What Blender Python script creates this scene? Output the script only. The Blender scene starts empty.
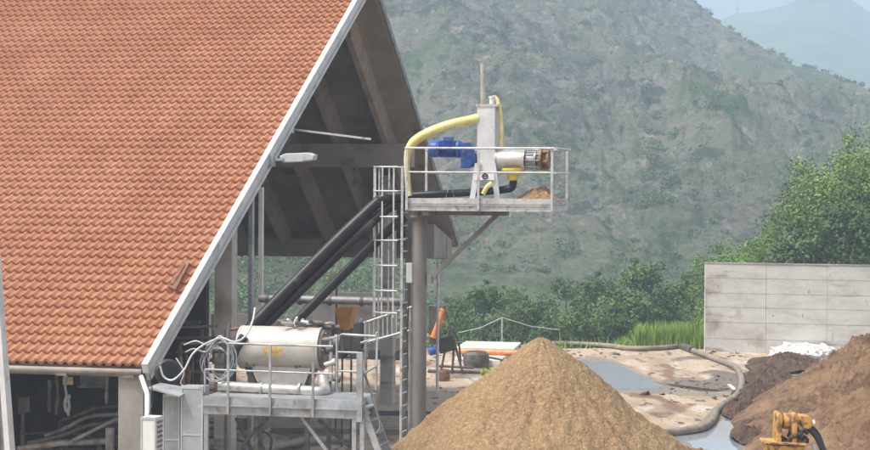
import bpy, bmesh, math, random
import numpy as np
from mathutils import Vector, Matrix, noise, Euler
random.seed(7); np.random.seed(7)
C = bpy.context.scene.collection
V = Vector
R = math.radians
# ------------------------------------------------------------------ camera maths
F = 2000.0; CX, CY = 435.0, 225.0; HOR = 188.0; CAMH = 7.0
pitch = math.atan((CY-HOR)/F); roll = R(0.4)
fwd = V((0, math.cos(pitch), -math.sin(pitch)))
up0 = V((0, math.sin(pitch), math.cos(pitch))); rt0 = V((1, 0, 0))
rt = rt0*math.cos(roll)+up0*math.sin(roll); up = up0*math.cos(roll)-rt0*math.sin(roll)
cam_loc = V((0, 0, CAMH))
def ray(px, py): return fwd + rt*((px-CX)/F) - up*((py-CY)/F)
def W(px, py, d): return cam_loc + ray(px, py)*d
def hit(px, py, o, n):
    r = ray(px, py); return cam_loc + r*((o-cam_loc).dot(n)/r.dot(n))
def G(px, py, z=0.0): return hit(px, py, V((0, 0, z)), V((0, 0, 1)))
A = R(13)
e = V((math.cos(A), -math.sin(A), 0)); c = V((math.sin(A), math.cos(A), 0)); Z = V((0, 0, 1))
def PE(o, b=0.0):                      # points on a vertical plane parallel to the eave, b metres behind o
    q = o + c*b
    return lambda px, py: hit(px, py, q, c)
# ------------------------------------------------------------------ mesh builder
def wpos(o):
    p = V((0, 0, 0))
    while o is not None: p = p + o.location; o = o.parent
    return p
class MB:
    def __init__(s): s.v = []; s.f = []; s.sm = []
    def add(s, vs, fs, smooth=False):
        n = len(s.v); s.v += [tuple(x) for x in vs]; s.f += [[i+n for i in f] for f in fs]; s.sm += [smooth]*len(fs)
        return s
    def box8(s, p):                     # 8 points: bottom 4 ccw, top 4
        return s.add(p, [(3, 2, 1, 0), (4, 5, 6, 7), (0, 1, 5, 4), (1, 2, 6, 5), (2, 3, 7, 6), (3, 0, 4, 7)])
    def box(s, o, a, b, h):             # corner o with three edge vectors
        if a.cross(b).dot(h) < 0: a, b = b, a
        return s.box8([o, o+a, o+a+b, o+b, o+h, o+a+h, o+a+b+h, o+b+h])
    def cbox(s, ctr, a, b, h): return s.box(ctr-a/2-b/2-h/2, a, b, h)
    def bar(s, p, q, w, h, upv=Z):
        d = (q-p).normalized(); sd = d.cross(upv)
        if sd.length < 1e-3: sd = d.cross(V((1, 0, 0)))
        sd.normalize(); u = sd.cross(d).normalized()
        return s.box(p-sd*w/2-u*h/2, sd*w, q-p, u*h)
    def tube(s, pts, r, seg=10, cap=True, smooth=True, closed=False):
        pts = [V(p) for p in pts]; n = len(pts); rs = r if isinstance(r, (list, tuple)) else [r]*n
        vs = []; prev = None
        for i, p in enumerate(pts):
            if closed: d = pts[(i+1) % n]-pts[i-1]
            else: d = (pts[min(i+1, n-1)]-pts[max(i-1, 0)])
            d.normalize()
            if prev is None:
                a = d.cross(Z)
                if a.length < .05: a = d.cross(V((1, 0, 0)))
            else: a = prev - d*prev.dot(d)
            a.normalize(); prev = a; b = d.cross(a)
            for k in range(seg):
                t = 2*math.pi*k/seg; vs.append(p+(a*math.cos(t)+b*math.sin(t))*rs[i])
        fs = []
        for i in range(n if closed else n-1):
            j = (i+1) % n
            for k in range(seg):
                l = (k+1) % seg; fs.append((i*seg+k, i*seg+l, j*seg+l, j*seg+k))
        s.add(vs, fs, smooth)
        if cap and not closed:
            s.add([vs[k] for k in range(seg)], [tuple(range(seg))[::-1]]); s.add([vs[(n-1)*seg+k] for k in range(seg)], [tuple(range(seg))])
        return s
    def lathe(s, p, d, prof, seg=24, smooth=True):   # prof: (t along d, radius)
        return s.tube_prof(p, d.normalized(), prof, seg, smooth)
    def tube_prof(s, p, d, prof, seg, smooth):
        a = d.cross(Z)
        if a.length < .05: a = d.cross(V((1, 0, 0)))
        a.normalize(); b = d.cross(a); 
        for (t0, r0), (t1, r1) in zip(prof[:-1], prof[1:]):
            vs = []
            for t, r in ((t0, r0), (t1, r1)):
                for k in range(seg):
                    q = 2*math.pi*k/seg; vs.append(p+d*t+(a*math.cos(q)+b*math.sin(q))*max(r, 1e-4))
            s.add(vs, [(k, (k+1) % seg, seg+(k+1) % seg, seg+k) for k in range(seg)], smooth)
        return s
    def prism(s, poly, ext):            # polygon of points extruded by ext
        n = len(poly); vs = [V(p) for p in poly]+[V(p)+ext for p in poly]
        nor = V((0, 0, 0))
        for i in range(n): nor += vs[i].cross(vs[(i+1) % n])
        fs = [tuple(range(n))[::-1], tuple(range(n, 2*n))]+[(i, (i+1) % n, n+(i+1) % n, n+i) for i in range(n)]
        if nor.dot(ext) < 0: fs = [f[::-1] for f in fs]
        return s.add(vs, fs)
    def build(s, name, mat, parent=None, bevel=0, recalc=False):
        vs = s.v
        if parent is None:
            xs = np.array(vs); o = V((float((xs[:, 0].min()+xs[:, 0].max())/2), float((xs[:, 1].min()+xs[:, 1].max())/2), float(xs[:, 2].min())))
        else: o = wpos(parent)
        me = bpy.data.meshes.new(name)
        me.from_pydata([(x-o.x, y-o.y, z-o.z) for x, y, z in vs], [], s.f)
        me.polygons.foreach_set('use_smooth', s.sm)
        if recalc:
            bm = bmesh.new(); bm.from_mesh(me); bmesh.ops.remove_doubles(bm, verts=bm.verts, dist=1e-4); bmesh.ops.recalc_face_normals(bm, faces=bm.faces); bm.to_mesh(me); bm.free()
        me.materials.append(mat)
        ob = bpy.data.objects.new(name, me); C.objects.link(ob)
        if parent is None: ob.location = o
        else: ob.parent = parent
        if bevel:
            m = ob.modifiers.new('b', 'BEVEL'); m.width = bevel; m.segments = 2; m.limit_method = 'ANGLE'
        return ob
def tag(o, label=None, cat=None, group=None, kind=None):
    if label: o['label'] = label
    if cat: o['category'] = cat
    if group: o['group'] = group
    if kind: o['kind'] = kind
    return o
def thing(name, loc, label, cat, group=None):
    o = bpy.data.objects.new(name, None); C.objects.link(o); o.location = V(loc); o.empty_display_size = .2
    return tag(o, label, cat, group)
def copy_tree(o, parent=None):
    q = o.copy(); C.objects.link(q); q.parent = parent
    for ch in list(o.children): copy_tree(ch, q)
    return q
def smooth_path(pts, n=8):
    pts = [V(p) for p in pts]; out = []
    P = [pts[0]*2-pts[1]]+pts+[pts[-1]*2-pts[-2]]
    for i in range(1, len(P)-2):
        for k in range(n):
            t = k/n; a, b, q, d = P[i-1], P[i], P[i+1], P[i+2]
            out.append(0.5*((2*b)+(q-a)*t+(2*a-5*b+4*q-d)*t*t+(3*b-a-3*q+d)*t**3))
    return out+[pts[-1]]
# ------------------------------------------------------------------ materials
def mat(name, cols, scale=1.0, rough=.8, metal=0.0, bump=0.0, bscale=20, stretch=(1, 1, 1), detail=6, spots=None, island=0, spec=.5, roughvar=0.0, pos=None, rot=None):
    """cols: colours for a noise ramp. spots: (colour, scale, threshold, softness)"""
    m = bpy.data.materials.new(name); m.use_nodes = True; nt = m.node_tree; N = nt.nodes; L = nt.links
    bs = N['Principled BSDF']; bs.inputs['Roughness'].default_value = rough; bs.inputs['Metallic'].default_value = metal
    bs.inputs['Specular IOR Level'].default_value = spec
    g = N.new('ShaderNodeNewGeometry'); mp = N.new('ShaderNodeMapping'); mp.inputs['Scale'].default_value = stretch
    if rot: mp.inputs['Rotation'].default_value = rot
    L.new(g.outputs['Position'], mp.inputs['Vector'])
    nz = N.new('ShaderNodeTexNoise'); nz.inputs['Scale'].default_value = scale; nz.inputs['Detail'].default_value = detail; nz.inputs['Roughness'].default_value = .65
    L.new(mp.outputs[0], nz.inputs['Vector'])
    cr = N.new('ShaderNodeValToRGB'); el = cr.color_ramp.elements
    n = len(cols); lo, hi = .32, .68
    while len(el) < n: el.new(.5)
    for i, cc in enumerate(cols):
        el[i].position = pos[i] if pos else (lo+(hi-lo)*i/max(1, n-1)); el[i].color = (*cc, 1)
    L.new(nz.outputs['Fac'], cr.inputs['Fac']); out = cr.outputs['Color']
    for sp in (spots or []):
        scol, ssc, th, so = sp[:4]
        n2 = N.new('ShaderNodeTexNoise'); n2.inputs['Scale'].default_value = ssc; n2.inputs['Detail'].default_value = 5
        m2 = N.new('ShaderNodeMapping'); m2.inputs['Location'].default_value = (random.random()*50, 3, 7); m2.inputs['Scale'].default_value = sp[4] if len(sp) > 4 else (1, 1, 1)
        L.new(g.outputs['Position'], m2.inputs['Vector']); L.new(m2.outputs[0], n2.inputs['Vector'])
        mr = N.new('ShaderNodeMapRange'); mr.inputs['From Min'].default_value = th; mr.inputs['From Max'].default_value = th+so
        L.new(n2.outputs['Fac'], mr.inputs['Value'])
        mx = N.new('ShaderNodeMix'); mx.data_type = 'RGBA'; L.new(mr.outputs[0], mx.inputs['Factor']); L.new(out, mx.inputs['A']); mx.inputs['B'].default_value = (*scol, 1)
        out = mx.outputs['Result']
    if island:
        hs = N.new('ShaderNodeHueSaturation'); mr = N.new('ShaderNodeMapRange')
        mr.inputs['To Min'].default_value = 1-island; mr.inputs['To Max'].default_value = 1+island
        L.new(g.outputs['Random Per Island'], mr.inputs['Value']); L.new(mr.outputs[0], hs.inputs['Value']); L.new(out, hs.inputs['Color']); out = hs.outputs['Color']
    L.new(out, bs.inputs['Base Color'])
    if roughvar:
        mr = N.new('ShaderNodeMapRange'); mr.inputs['To Min'].default_value = max(0.02, rough-roughvar); mr.inputs['To Max'].default_value = min(1, rough+roughvar)
        mr.inputs['From Min'].default_value = .35; mr.inputs['From Max'].default_value = .65
        L.new(nz.outputs['Fac'], mr.inputs['Value']); L.new(mr.outputs[0], bs.inputs['Roughness'])
    if bump:
        nb = N.new('ShaderNodeTexNoise'); nb.inputs['Scale'].default_value = bscale; nb.inputs['Detail'].default_value = 5; L.new(mp.outputs[0], nb.inputs['Vector'])
        bp = N.new('ShaderNodeBump'); bp.inputs['Strength'].default_value = 1; bp.inputs['Distance'].default_value = bump
        L.new(nb.outputs['Fac'], bp.inputs['Height']); L.new(bp.outputs[0], bs.inputs['Normal'])
    return m
M = {}
M['galv'] = mat('galvanised', [(.22, .235, .25), (.34, .36, .38), (.46, .48, .5)], 3, .45, .35, spots=[((.24, .2, .17), 5, .6, .1)])
M['galvdark'] = mat('weathered galvanised', [(.12, .12, .12), (.22, .215, .21), (.3, .29, .28)], 3, .55, .3, spots=[((.16, .1, .07), 4, .58, .1)])
M['rail'] = mat('rail steel', [(.36, .36, .35), (.52, .52, .51), (.62, .62, .6)], 5, .45, .3, spots=[((.3, .25, .2), 6, .6, .1)])
M['pole'] = mat('pole steel', [(.15, .135, .125), (.22, .2, .19), (.27, .25, .235)], 1.2, .6, .15, stretch=(1, 1, .35), spots=[((.13, .085, .06), 2.5, .6, .15, (1, 1, .3))])
M['stain'] = mat('stainless steel', [(.42, .39, .35), (.5, .47, .43), (.58, .55, .51)], 4, .38, .55, roughvar=.1, spots=[((.36, .27, .17), 5, .6, .1)])
M['tank'] = mat('painted tank', [(.40, .365, .32), (.5, .46, .41), (.56, .52, .475)], 3, .5, .15, spots=[((.3, .22, .15), 7, .62, .08), ((.42, .34, .22), 2.5, .56, .2)])
M['concrete'] = mat('concrete', [(.2, .185, .165), (.29, .27, .245), (.36, .34, .31)], 1.4, .9, bump=.01, bscale=25, stretch=(1, 1, .5), spots=[((.13, .115, .1), 2, .6, .12, (1, 1, .25))])
M['ribc'] = mat('rib concrete', [(.21, .175, .145), (.3, .258, .218), (.37, .325, .28)], .7, .9, bump=.01, bscale=12, spots=[((.13, .1, .08), 1.1, .58, .15)])
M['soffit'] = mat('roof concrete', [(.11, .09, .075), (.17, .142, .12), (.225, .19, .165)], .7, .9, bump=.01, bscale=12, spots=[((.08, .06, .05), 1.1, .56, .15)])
M['wallc'] = mat('wall concrete', [(.39, .375, .345), (.48, .465, .435), (.54, .525, .495)], .9, .9, bump=.012, bscale=14, stretch=(1, 1, 2.2), spots=[((.24, .215, .185), 1.2, .58, .1, (.4, .4, 1.6)), ((.27, .225, .17), .6, .58, .12, (1, 1, .8)), ((.26, .23, .2), 5, .68, .06, (1.3, 1.3, .4))])
M['verge'] = mat('verge metal', [(.5, .5, .5), (.62, .62, .62), (.7, .7, .7)], 2, .5, .1, spots=[((.4, .38, .35), 4, .62, .1)])
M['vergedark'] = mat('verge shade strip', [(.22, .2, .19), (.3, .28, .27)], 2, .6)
M['gutter'] = mat('gutter metal', [(.2, .175, .15), (.28, .25, .215), (.34, .31, .27)], 2, .6, spots=[((.2, .16, .12), 3, .55, .15)])
M['black'] = mat('black plastic pipe', [(.008, .008, .009), (.014, .014, .015), (.026, .026, .026)], 4, .4, spec=.35, spots=[((.06, .057, .053), 3, .64, .1)])
M['rubber'] = mat('dark rubber', [(.015, .015, .016), (.03, .03, .03)], 4, .5)
M['yellow'] = mat('yellow hose', [(.66, .53, .16), (.76, .65, .26), (.82, .75, .42)], 5, .4, spots=[((.6, .52, .3), 6, .6, .1)])
M['yellowp'] = mat('yellow paint', [(.65, .5, .06), (.72, .58, .1)], 5, .5)
M['blue'] = mat('blue paint', [(.012, .055, .27), (.022, .09, .38), (.05, .14, .45)], 7, .45, spots=[((.03, .04, .1), 8, .6, .08), ((.2, .22, .26), 14, .62, .06)])
M['orange'] = mat('orange paint', [(.62, .16, .03), (.8, .24, .05), (.85, .32, .1)], 4, .4, spots=[((.4, .2, .1), 5, .62, .1)])
M['rust'] = mat('rusty steel', [(.12, .05, .03), (.22, .1, .055), (.3, .17, .1)], 8, .85, bump=.005, bscale=40)
M['cab2'] = mat('weathered cabinet', [(.24, .25, .25), (.32, .33, .335), (.38, .395, .4)], 2.5, .5, spots=[((.17, .15, .13), 3, .58, .12, (1, 1, .4)), ((.5, .5, .49), 6, .62, .06)])
M['white'] = mat('white paint', [(.6, .6, .57), (.72, .72, .69), (.78, .78, .76)], 3, .5, spots=[((.45, .42, .36), 4, .62, .1)])
M['cab'] = mat('cabinet paint', [(.38, .4, .41), (.47, .49, .5), (.53, .55, .55)], 2, .5, spots=[((.28, .26, .23), 3, .6, .12, (1, 1, .4))])
M['digger'] = mat('machine yellow', [(.42, .21, .04), (.52, .29, .07), (.56, .36, .13)], 8, .6, spots=[((.17, .09, .05), 7, .52, .1), ((.1, .06, .04), 20, .62, .05)])
M['sheet'] = mat('pale sheeting', [(.5, .48, .43), (.62, .6, .55), (.7, .68, .64)], 1.5, .6, spots=[((.42, .36, .28), 2, .58, .12)])
M['film'] = mat('white film', [(.55, .54, .5), (.78, .78, .77), (.85, .85, .85)], 5, .5, spots=[((.25, .17, .1), 3, .6, .08)])
M['dark'] = mat('shade and dark parts', [(.02, .016, .014), (.035, .028, .025), (.05, .04, .035)], 2, .9)  # near black; stands in for shade on the barn walls and kerb strip
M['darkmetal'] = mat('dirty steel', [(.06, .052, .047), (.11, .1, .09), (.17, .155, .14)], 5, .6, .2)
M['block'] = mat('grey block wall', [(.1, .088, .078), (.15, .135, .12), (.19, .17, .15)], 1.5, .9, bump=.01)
M['hosemat'] = mat('slurry hose', [(.17, .135, .1), (.25, .205, .16), (.32, .275, .22)], 2.5, .7, spots=[((.12, .08, .05), 3, .6, .1)])
M['sawdust'] = mat('sawdust', [(.19, .115, .052), (.275, .178, .088), (.35, .24, .132)], 12, .95, bump=.05, bscale=22, detail=10, spots=[((.22, .11, .045), .9, .56, .2), ((.42, .28, .15), 18, .58, .08), ((.15, .08, .04), 30, .64, .06)])
M['soil'] = mat('dug manure', [(.055, .026, .013), (.15, .08, .04), (.27, .165, .088)], 3.2, .95, bump=.09, bscale=9, detail=10, stretch=(1, .8, 1.3), spots=[((.1, .045, .022), .8, .55, .12, (1, .5, 1)), ((.28, .175, .09), .45, .5, .25), ((.08, .04, .02), 6, .62, .08)])
M['darksoil'] = mat('dark wet manure', [(.03, .014, .008), (.07, .036, .02), (.14, .075, .042)], 3, .8, bump=.06, bscale=8, detail=9)
M['bark'] = mat('bark', [(.06, .045, .03), (.12, .1, .075)], 3, .9)
M['leafA'] = mat('leaves mid', [(.045, .085, .014), (.09, .15, .024), (.15, .21, .042)], .55, .55, island=.4, spec=.3)
M['leafB'] = mat('leaves dark', [(.026, .055, .012), (.052, .095, .019), (.09, .14, .032)], .6, .55, island=.4, spec=.3)
M['leafC'] = mat('leaves fresh', [(.07, .14, .018), (.14, .225, .035), (.22, .3, .065)], .45, .55, island=.35, spec=.3)
M['grass'] = mat('tall grass', [(.16, .27, .035), (.26, .38, .06), (.34, .42, .11)], .8, .7, island=.3, spec=.2)
# ------------------------------------------------------------------ ground, terrain, hills
def yard_material():
    m = mat('yard surface', [(.27, .185, .12), (.4, .3, .205), (.48, .385, .285)], .7, .8, bump=.012, bscale=9, stretch=(1, .3, 1), detail=10,
            spots=[((.2, .11, .06), .7, .55, .06, (1, .28, 1)), ((.5, .44, .36), 1.1, .56, .1, (1, .3, 1)), ((.12, .07, .04), 3.2, .6, .05, (1, .3, 1)), ((.3, .2, .13), 9, .58, .08, (1, .4, 1)), ((.15, .12, .095), .35, .57, .04, (.8, .35, 1))], roughvar=.25)
    return m
yd = MB()
nx, ny = 60, 60
xl, xr, y0_, y1_ = -70.0, 60.0, -15.0, 87.5
vs = [(xl+(xr-xl)*i/nx, y0_+(y1_-y0_)*j/ny+(0.5*math.sin(i*.9) if j == ny else 0), 0) for j in range(ny+1) for i in range(nx+1)]
yd.add(vs, [(j*(nx+1)+i, j*(nx+1)+i+1, (j+1)*(nx+1)+i+1, (j+1)*(nx+1)+i) for j in range(ny) for i in range(nx)])
yard = tag(yd.build('yard', yard_material()), kind='structure')
for pts in [[(-70, 87, -.05), (60, 87, -.05)]]: pass

def fb(x, y, s, o=5, seed=0.0): return noise.fractal(V((x*s+seed, y*s, seed*.37)), 1.0, 2.1, o)
def crest(u):   # elevation of the ridge (px above the horizon) and its distance, by azimuth
    k = [(-700, 330, 760), (0, 400, 700), (300, 380, 660), (435, 330, 640), (560, 272, 600), (620, 232, 580), (660, 208, 560), (688, 192, 552), (705, 180, 545), (714, 172, 540),
         (728, 162, 535), (768, 137, 520), (806, 123, 505), (849, 108, 490), (872, 99, 485), (950, 60, 470), (1100, 5, 450), (1600, -40, 420)]
    for a, b in zip(k[:-1], k[1:]):
        if u <= b[0]:
            t = max(0, (u-a[0])/(b[0]-a[0])); return a[1]+(b[1]-a[1])*t, a[2]+(b[2]-a[2])*t
    return k[-1][1:]
def base_h(y): 
    if y < 100: return -0.25-5.5*max(0, (y-89)/11)
    return -5.75-2.5*min(1, (y-100)/80)
def hill_h(x, y):
    u = x/y*F+CX; el, D = crest(u); H = CAMH+D*el/F; foot = 190.0
    if y <= foot: h = base_h(y)
    elif y <= D:
        t = (y-foot)/(D-foot); h0 = base_h(foot); h = h0+(H-h0)*(t*.78+.22*t*t)
    else: h = H-(y-D)*.55
    w = max(0, min(1, (y-foot)/70))*(1 if y < D-60 else max(.12, (D-y)/60) if y < D else .12)
    rid = 1-abs(fb(x, y*.8, .02, 3, 3.1))*2
    h += w*(abs(fb(x, y, .33, 3, 6))*1.5+fb(x, y, .009, 4, 1.7)*8+rid*3.0-abs(fb(x, y*.22+x*.15, .028, 3, 12))*9+2+fb(x, y, .06, 5, 5)*2.6+(abs(fb(x, y, .16, 4, 9)))*2.6)
    if y > D-60: h += fb(x, y, .12, 4, 2.2)*1.1
    return h
us = np.concatenate([np.linspace(-700, 150, 90)[:-1], np.linspace(150, 900, 560)[:-1], np.linspace(900, 1600, 60)])
ys = np.concatenate([np.linspace(88.5, 190, 30)[:-1], np.linspace(190, 330, 150)[:-1], np.linspace(330, 660, 300)[:-1], np.linspace(660, 900, 30)])
hv = []
for y in ys:
    for u in us:
        x = (u-CX)/F*y; hv.append((x, y, hill_h(x, y)))
nu = len(us); hf = [(j*nu+i, j*nu+i+1, (j+1)*nu+i+1, (j+1)*nu+i) for j in range(len(ys)-1) for i in range(nu-1)]
def hill_material(name, far=False):
    m = bpy.data.materials.new(name); m.use_nodes = True; nt = m.node_tree; N = nt.nodes; L = nt.links; bs = N['Principled BSDF']; bs.inputs['Roughness'].default_value = .95; bs.inputs['Specular IOR Level'].default_value = .1
    g = N.new('ShaderNodeNewGeometry')
    def nz(sc, st=(1, 1, 1), det=8, off=0, rg=.62, rotz=0, dist=0):
        mp = N.new('ShaderNodeMapping'); mp.inputs['Scale'].default_value = st; mp.inputs['Location'].default_value = (off, off*.3, 0); mp.inputs['Rotation'].default_value = (0, rotz, 0); L.new(g.outputs['Position'], mp.inputs['Vector'])
        n = N.new('ShaderNodeTexNoise'); n.inputs['Scale'].default_value = sc; n.inputs['Detail'].default_value = det; n.inputs['Roughness'].default_value = rg; n.inputs['Distortion'].default_value = dist; L.new(mp.outputs[0], n.inputs['Vector']); return n.outputs['Fac']
    def rng(o, a, b):
        r = N.new('ShaderNodeMapRange'); r.inputs['From Min'].default_value = a; r.inputs['From Max'].default_value = b; L.new(o, r.inputs['Value']); return r.outputs[0]
    def mix(f, a, b):
        x = N.new('ShaderNodeMix'); x.data_type = 'RGBA'; L.new(f, x.inputs['Factor'])
        for k, q in (('A', a), ('B', b)):
            if isinstance(q, tuple): x.inputs[k].default_value = (*q, 1)
            else: L.new(q, x.inputs[k])
        return x.outputs['Result']
    grass = mix(rng(nz(.035, det=6), .38, .62), (.09, .11, .055), (.2, .182, .12))
    rock = mix(rng(nz(.35, (1, 1, 2.2), 8, 4, .7, .5), .38, .62), (.055, .048, .046), (.24, .205, .185))
    col = mix(rng(nz(.028, (.8, .8, 1.8), 9, 11, .75, .45, .8), .5, .57), grass, rock)
    col = mix(rng(nz(1.1, (1, .5, 1.8), 7, 63, .75), .5, .66), col, mix(rng(nz(.09, det=4, off=70), .45, .55), (.06, .07, .045), (.3, .265, .23)))
    col = mix(rng(nz(.9, (1, .5, 1), 6, 83, .75), .56, .64), col, (.04, .055, .03))
    col = mix(rng(nz(.3, (1, .7, 1), 5, 23, .6), .63, .67), col, (.3, .26, .22))        # pale stones
    col = mix(rng(nz(.22, (1, .6, 1), 6, 31, .6), .57, .62), col, (.045, .06, .035))    # low heather and juniper
    col = mix(rng(nz(.022, (1.2, .7, .5), 6, 40, .6), .58, .66), col, (.06, .115, .035))
    if far: col = mix(rng(nz(.02, det=9), .35, .6), (.05, .09, .03), (.14, .15, .08))
    else:   # greener towards the valley floor
        sp = N.new('ShaderNodeSeparateXYZ'); L.new(g.outputs['Position'], sp.inputs[0])
        ad = N.new('ShaderNodeMath'); ad.operation = 'MULTIPLY_ADD'; L.new(nz(.03, det=6, off=7), ad.inputs[0]); ad.inputs[1].default_value = -40; L.new(sp.outputs['Z'], ad.inputs[2])
        lo = N.new('ShaderNodeMapRange'); lo.inputs['From Min'].default_value = -14; lo.inputs['From Max'].default_value = -30; L.new(ad.outputs[0], lo.inputs['Value'])
        col = mix(lo.outputs[0], col, mix(rng(nz(.5, det=6, off=2), .4, .6), (.05, .09, .035), (.15, .19, .085)))
    L.new(col, bs.inputs['Base Color'])
    bp = N.new('ShaderNodeBump'); bp.inputs['Distance'].default_value = 1.6; L.new(nz(.45, det=8, off=3, rg=.7), bp.inputs['Height']); L.new(bp.outputs[0], bs.inputs['Normal'])
    return m
hm = MB(); hm.add(hv, hf, True)
tag(hm.build('hillside', hill_material('hillside scrub and rock')), kind='structure')
# far hill
def far_h(x, y):
    u = x/y*F+CX
    k = [(200, 60), (600, 130), (700, 160), (725, 174), (737, 178), (755, 178), (784, 186), (800, 194), (826, 200), (850, 191), (862, 182), (880, 174), (960, 140), (1200, 60), (1700, 20)]
    el = k[0][1]
    for a, b in zip(k[:-1], k[1:]):
        if a[0] <= u <= b[0]: el = a[1]+(b[1]-a[1])*(u-a[0])/(b[0]-a[0])
    if u > 1700: el = 20
    D = 1500; H = CAMH+D*el/F
    t = (y-950)/(D-950)
    h = -10+(H+10)*(t if t < 1 else 1-(t-1)*1.2)
    return h+fb(x, y, .006, 5, 4)*22*(min(1, abs(1-t)*4))+fb(x, y, .03, 4, 8)*3*(min(1, .25+abs(1-t)*4))
fy = np.linspace(905, 1750, 120); fu = np.linspace(200, 1700, 300); fv = []
for y in fy:
    for u in fu:
        x = (u-CX)/F*y; fv.append((x, y, far_h(x, y)))
fm = MB(); fm.add(fv, [(j*300+i, j*300+i+1, (j+1)*300+i+1, (j+1)*300+i) for j in range(119) for i in range(299)], True)
tag(fm.build('distant_hill', hill_material('far hill', True)), kind='structure')
gp = MB(); gp.add([(-900, -100, -14), (900, -100, -14), (900, 2000, -14), (-900, 2000, -14)], [(0, 1, 2, 3)])
tag(gp.build('ground', mat('valley ground', [(.06, .08, .03), (.14, .15, .07)], .05, .95)), kind='structure')
# bank skirt that carries the yard slab
sk = MB(); sk.box8([V(q) for q in [(-70, -15, -14), (60, -15, -14), (60, 87.2, -14), (-70, 87.2, -14), (-70, -15, -.02), (60, -15, -.02), (60, 87.2, -.02), (-70, 87.2, -.02)]])
tag(sk.build('terrain_bank', mat('bank earth', [(.15, .1, .06), (.25, .18, .12)], 1, .95)), kind='structure')
# distant mast on far hill
p = W(737, 14, 1490); mb = MB(); mb.tube([p-Z*4, p+Z*7], [.7, .35], 6); mb.cbox(p+Z*4, V((2.4, 0, 0)), V((0, 1, 0)), Z*1.2)
tag(mb.build('radio_mast', M['darkmetal']), 'tiny mast standing on the blue ridge of the distant hill', 'mast')
# ------------------------------------------------------------------ foliage
def leaf_faces(mb, ctr, rad, n, size, flat=.8, rnd=random):
    vs = []; fs = []
    for _ in range(n):
        d = V((rnd.gauss(0, 1), rnd.gauss(0, 1), rnd.gauss(0, 1))).normalized()
        r = rad*(rnd.random()**.35); p = ctr+V((d.x*r, d.y*r, d.z*r*flat))
        a = V((rnd.gauss(0, 1), rnd.gauss(0, 1), rnd.gauss(0, .6))).normalized(); nn = (d+V((rnd.gauss(0, .5), rnd.gauss(0, .5), rnd.gauss(.4, .5)))).normalized()
        b = a.cross(nn); 
        if b.length < .1: continue
        b.normalize(); a = nn.cross(b); s = size*rnd.uniform(.6, 1.3); k = len(vs)
        vs += [p-a*s*.5, p+b*s*.3-nn*s*.1, p+a*s*.5, p-b*s*.3-nn*s*.1]; fs.append((k, k+1, k+2, k+3))
    mb.add(vs, fs)
def make_tree(seed, height, width, leaf, nleaf, size, name, label=None, clumps=26, low=.16):
    rnd = random.Random(seed); root = bpy.data.objects.new(name, None); C.objects.link(root); root.location = (0, 0, 0)
    tk = MB(); tk.tube([V((0, 0, -.4)), V((.1, 0, height*.3)), V((-.1, .1, height*.62)), V((0, 0, height*.88))], [height*.03, height*.022, height*.013, .02], 7)
    lf = MB(); ends = []
    for k in range(clumps):
        t = rnd.uniform(low, .97); az = rnd.uniform(0, 6.283)+k*2.4
        env = math.sin(math.pi*min(1, (t*.85+.15)))**.6 if t > .3 else .55+t
        rr = width*.5*env*rnd.uniform(.45, .95)
        if t > .9: rr *= .35
        q = V((math.cos(az)*rr, math.sin(az)*rr, height*t)); ends.append(q)
        if k % 2 == 0: tk.tube([V((0, 0, max(height*.15, q.z-rr*.6))), q*.55+V((0, 0, (q.z-rr*.3)*.45)), q], [height*.01, height*.006, .015], 5)
    for q in ends:
        leaf_faces(lf, q, width*rnd.uniform(.12, .22), nleaf//clumps, size, .7, rnd)
        for _ in range(2):
            d = V((rnd.gauss(0, 1), rnd.gauss(0, 1), rnd.gauss(.4, .7))).normalized()*width*.17
            leaf_faces(lf, q+d, width*rnd.uniform(.04, .08), nleaf//clumps//6, size*.9, .8, rnd)
    tk.build('trunk', M['bark'], root); lf.build('crown', leaf, root)
    return root
protos = [make_tree(11, 8, 6.5, M['leafA'], 11000, .22, 'broadleaf_tree', clumps=34), make_tree(12, 8, 6.2, M['leafB'], 11000, .22, 'broadleaf_tree', clumps=34), make_tree(13, 16, 13, M['leafC'], 36000, .2, 'broadleaf_tree', clumps=44, low=.3), make_tree(14, 16, 12, M['leafA'], 32000, .2, 'broadleaf_tree', clumps=40, low=.3)]
used = [False]*4
def plant(k, px, d, top_py, wpx, label, group, foot=None):
    top = W(px, top_py, d); bh = base_h(top.y) if foot is None else foot
    o = protos[k] if not used[k] else copy_tree(protos[k]); used[k] = True
    h = top.z-bh; o.location = (top.x, top.y, bh-.1); w = wpx*d/F
    q_ = h/(8, 8, 16, 16)[k]; o.scale = (q_, q_, q_); o.rotation_euler = (0, 0, random.uniform(0, 6.28)); tag(o, label, 'tree', group); return o
g1 = 'trees beyond the yard edge'
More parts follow.
